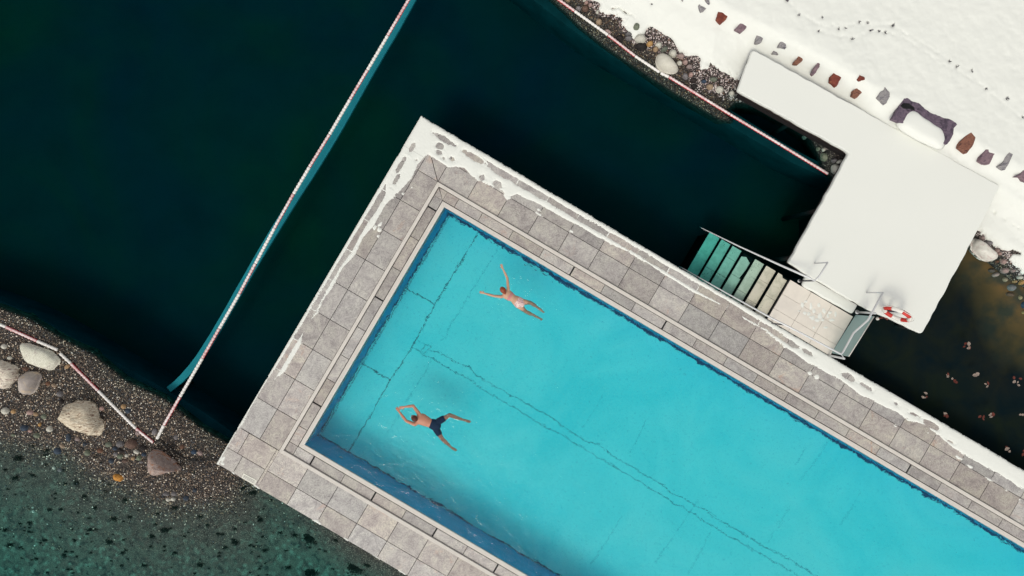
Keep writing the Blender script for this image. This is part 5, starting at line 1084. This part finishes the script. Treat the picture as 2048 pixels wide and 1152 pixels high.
def head(B, c, fwd, sc=1.0):
    fwd = Vector(fwd).normalized(); s_ = Vector((-fwd.y, fwd.x, 0)).normalized(); dn = fwd.cross(s_)   # top of head points along 'crown'
    if dn.z > 0: dn = -dn
    B.ball(c, 0.098*sc, 0.078*sc, 0.095*sc, fwd)
    B.ball(c+fwd*0.035*sc+dn*0.055*sc, 0.06*sc, 0.058*sc, 0.065*sc, fwd)                       # jaw and face
    B.limb([(c+fwd*0.098*sc+dn*0.01*sc, 0.008, 0.010), (c+fwd*0.112*sc+dn*0.035*sc, 0.013*sc, 0.012*sc)], 0.004)   # nose
    for q in (-1, 1):
        B.ball(c+s_*q*0.078*sc+dn*0.02*sc, 0.020*sc, 0.010*sc, 0.028*sc, fwd)                    # ears
        B.ball(c+fwd*0.086*sc+s_*q*0.030*sc+dn*0.004*sc, 0.012*sc, 0.014*sc, 0.010*sc, fwd)      # brows / eyes
    B.ball(c+fwd*0.088*sc+dn*0.068*sc, 0.014*sc, 0.024*sc, 0.010*sc, fwd)                        # lips
def m_skin(name, c0, c1):
    a = N(name, 0.5, 0.4); col = a.mix(a.noise(7, 4), c0, c1); a.b.inputs['Subsurface Weight'].default_value = 0.0; return a.done(col)
SKW = m_skin('fair_skin', S(176, 132, 106), S(202, 160, 134)); SKM = m_skin('tan_skin', S(170, 112, 90), S(198, 142, 116))
# --- woman
def Q(x, y, z): return P(x, y, z)
wroot = empty('person', Q(1026, 598, -0.1), 'woman in a pale patterned bikini swimming breaststroke with both arms spread', 'person', None)
B = Body()
sh1, el1, wr1, ht1 = Q(1016.5, 577.5, 0.0), Q(1014.5, 556, -0.01), Q(1005.5, 537, -0.01), Q(1001, 525.5, -0.02)
sh2, el2, wr2, ht2 = Q(1003.0, 593.5, 0.0), Q(987, 591.8, -0.01), Q(968.5, 586.6, -0.01), Q(951, 581.6, -0.02)
chest, waist, pel = Q(1014, 588.5, -0.04), Q(1026.5, 597, -0.05), Q(1039, 606, -0.055)
axis = (pel-chest).normalized(); lat = Vector((-axis.y, axis.x, 0))
if lat.y < 0: lat = -lat
B.limb([(Q(1009, 584, 0.02), 0.055, 0.052), (Q(1011.5, 586.5, -0.01), 0.13, 0.075), (chest, 0.155, 0.10), (Q(1020, 592.6, -0.045), 0.138, 0.098), (waist, 0.118, 0.088), (Q(1033, 601.5, -0.052), 0.15, 0.098), (pel, 0.168, 0.105), (Q(1043, 608.8, -0.06), 0.14, 0.09)])
B.limb([(sh1+(chest-sh1)*0.45, 0.055, 0.055), (sh1, 0.050, 0.052), (sh1.lerp(el1, 0.5), 0.043, 0.043), (el1, 0.037, 0.037), (el1.lerp(wr1, 0.35), 0.037, 0.035), (wr1, 0.025, 0.023)]); hand(B, wr1, ht1-wr1, Vector((-1, 0, 0)), sc=0.92)
B.limb([(sh2+(chest-sh2)*0.45, 0.055, 0.055), (sh2, 0.050, 0.052), (sh2.lerp(el2, 0.5), 0.043, 0.043), (el2, 0.037, 0.037), (el2.lerp(wr2, 0.35), 0.037, 0.035), (wr2, 0.025, 0.023)]); hand(B, wr2, ht2-wr2, Vector((0, 1, 0)), sc=0.92)
hc = Q(1005.2, 579.0, 0.085); B.limb([(Q(1011, 585.2, 0.0), 0.058, 0.055), (Q(1007.5, 581.5, 0.05), 0.052, 0.052)]); fw = (Q(1002, 574, 0)-Q(1006.5, 580.5, 0)).normalized()+Vector((0, 0, -0.35)); head(B, hc, fw, 0.98)
k1, k2 = Q(1061.4, 605.6, -0.11), Q(1052.5, 623.6, -0.11); an1, an2 = Q(1079.4, 618, -0.17), Q(1073.5, 633.5, -0.17)
for hp, kn, an, tp in ((Q(1043.5, 603.0, -0.06), k1, an1, Q(1089, 626, -0.20)), (Q(1038, 611.5, -0.06), k2, an2, Q(1087.5, 641.5, -0.20))):
    B.limb([(hp, 0.092, 0.085), (hp.lerp(kn, 0.4), 0.080, 0.076), (hp.lerp(kn, 0.8), 0.060, 0.058), (kn, 0.055, 0.054), (kn.lerp(an, 0.3), 0.054, 0.052), (kn.lerp(an, 0.7), 0.040, 0.038), (an, 0.030, 0.030)]); foot(B, an, tp-an, 0.88)
B.finish('body', SKW, wroot)
H = Body(); H.ball(hc-fw.normalized()*0.018+Vector((0, 0, 0.018)), 0.104, 0.088, 0.098, fw); H.ball(hc-Vector(fw).normalized()*0.085+Vector((0, 0, 0.05)), 0.045); H.ball(hc-Vector(fw).normalized()*0.10+Vector((0.01, -0.03, 0.0)), 0.04)
a = N('auburn_hair', 0.5, 0.5); hm = a.done(a.mix(a.noise(60, 4, 0.6, 0, a.rotated(0.6, (0.2, 1, 1))), S(96, 32, 12), S(170, 78, 30))); H.finish('hair', hm, wroot, 0.006, 3)
a = N('patterned_swimwear', 0.8, 0.1); c = a.ramp(a.voro(38, out='Color'), [(0.25, S(214, 184, 180)), (0.45, S(190, 150, 150)), (0.6, S(224, 206, 198)), (0.8, S(150, 120, 130))], 'CONSTANT'); SWIM = a.done(c)
def band(B_, c0, c1, ry, rz): B_.limb([(c0, ry, rz), (c1, ry, rz)], 0.008)
T = Body(); band(T, Q(1019.0, 592.0, -0.045), Q(1020.3, 592.9, -0.045), 0.143, 0.1035); T.finish('bikini_top', plain('bikini_strap', S(190, 130, 128), 0.8), wroot, 0.006, 2)
T = Body(); T.limb([(Q(1035, 602.8, -0.053), 0.160, 0.104), (pel, 0.174, 0.111), (Q(1043, 608.6, -0.06), 0.146, 0.096)], 0.008)
T.finish('bikini_bottom', SWIM, wroot, 0.006, 2)
# --- man
mroot = empty('person', Q(855, 845, -0.1), 'man in navy swim shorts gliding with hands joined ahead of his head', 'person', None)
B = Body()
chest, waist, pel = Q(844, 838.5, -0.03), Q(859, 845.8, -0.055), Q(871.5, 850.5, -0.065)
shA, elA, wrA = Q(838.5, 828.5, 0.01), Q(826.5, 811.5, 0.0), Q(808.8, 813.8, -0.005)
shB, elB, wrB = Q(829.5, 848.5, 0.01), Q(812.5, 842.0, 0.0), Q(798.5, 823.8, -0.005)
B.limb([(Q(833, 836.5, 0.03), 0.06, 0.06), (Q(837.5, 837.5, 0.0), 0.155, 0.085), (chest, 0.175, 0.112), (Q(851, 842, -0.04), 0.158, 0.108), (waist, 0.135, 0.098), (Q(865, 848, -0.06), 0.148, 0.102), (pel, 0.155, 0.108), (Q(875, 852, -0.065), 0.13, 0.095)])
for s_, e_, w_, tip, sd in ((shA, elA, wrA, Q(791.5, 817, -0.02), Vector((-0.3, -1, 0))), (shB, elB, wrB, Q(792.5, 814.5, -0.03), Vector((1, 0.4, 0)))):
    B.limb([(s_+(chest-s_)*0.4, 0.066, 0.066), (s_, 0.060, 0.060), (s_.lerp(e_, 0.5), 0.052, 0.050), (e_, 0.042, 0.042), (e_.lerp(w_, 0.35), 0.044, 0.040), (w_, 0.029, 0.026)]); hand(B, w_, tip-w_, sd, sc=1.05)
hc = Q(828.2, 836.0, 0.095); fw = (Q(821, 831, 0)-Q(829, 837, 0)).normalized()+Vector((0, 0, -0.3)); B.limb([(Q(835, 838, 0.03), 0.062, 0.06), (Q(830, 837, 0.06), 0.058, 0.058)]); head(B, hc, fw, 1.04)
legs_ = ((Q(877, 843.0, -0.07), Q(899.5, 829.8, -0.12), Q(928, 839.5, -0.19), Q(945.7, 845.5, -0.22)), (Q(872.5, 858.5, -0.07), Q(884.5, 877, -0.12), Q(902, 893.5, -0.19), Q(914.5, 902, -0.22)))
for hp, kn, an, tp in legs_:
    B.limb([(hp, 0.092, 0.088), (hp.lerp(kn, 0.4), 0.084, 0.080), (hp.lerp(kn, 0.8), 0.064, 0.062), (kn, 0.060, 0.058), (kn.lerp(an, 0.3), 0.060, 0.056), (kn.lerp(an, 0.7), 0.044, 0.042), (an, 0.034, 0.034)]); foot(B, an, tp-an, 1.0)
B.finish('body', SKM, mroot)
H = Body(); H.ball(hc-fw.normalized()*0.022+Vector((0, 0, 0.018)), 0.106, 0.091, 0.102, fw)
a = N('brown_hair', 0.6, 0.4); H.finish('hair', a.done(a.mix(a.noise(60, 4), S(58, 24, 18), S(104, 52, 38))), mroot, 0.006, 3)
T = Body(); T.limb([(Q(864, 847.5, -0.06), 0.158, 0.110), (pel, 0.168, 0.116), (Q(875, 852, -0.065), 0.142, 0.104)], 0.01)
for hp, kn, an, tp in legs_: T.limb([(hp, 0.104, 0.097), (hp.lerp(kn, 0.42), 0.100, 0.090)], 0.01)
T.finish('swim_shorts', plain('navy_shorts', S(28, 46, 68), 0.8, 0.1, var=0.1), mroot, 0.007, 3)
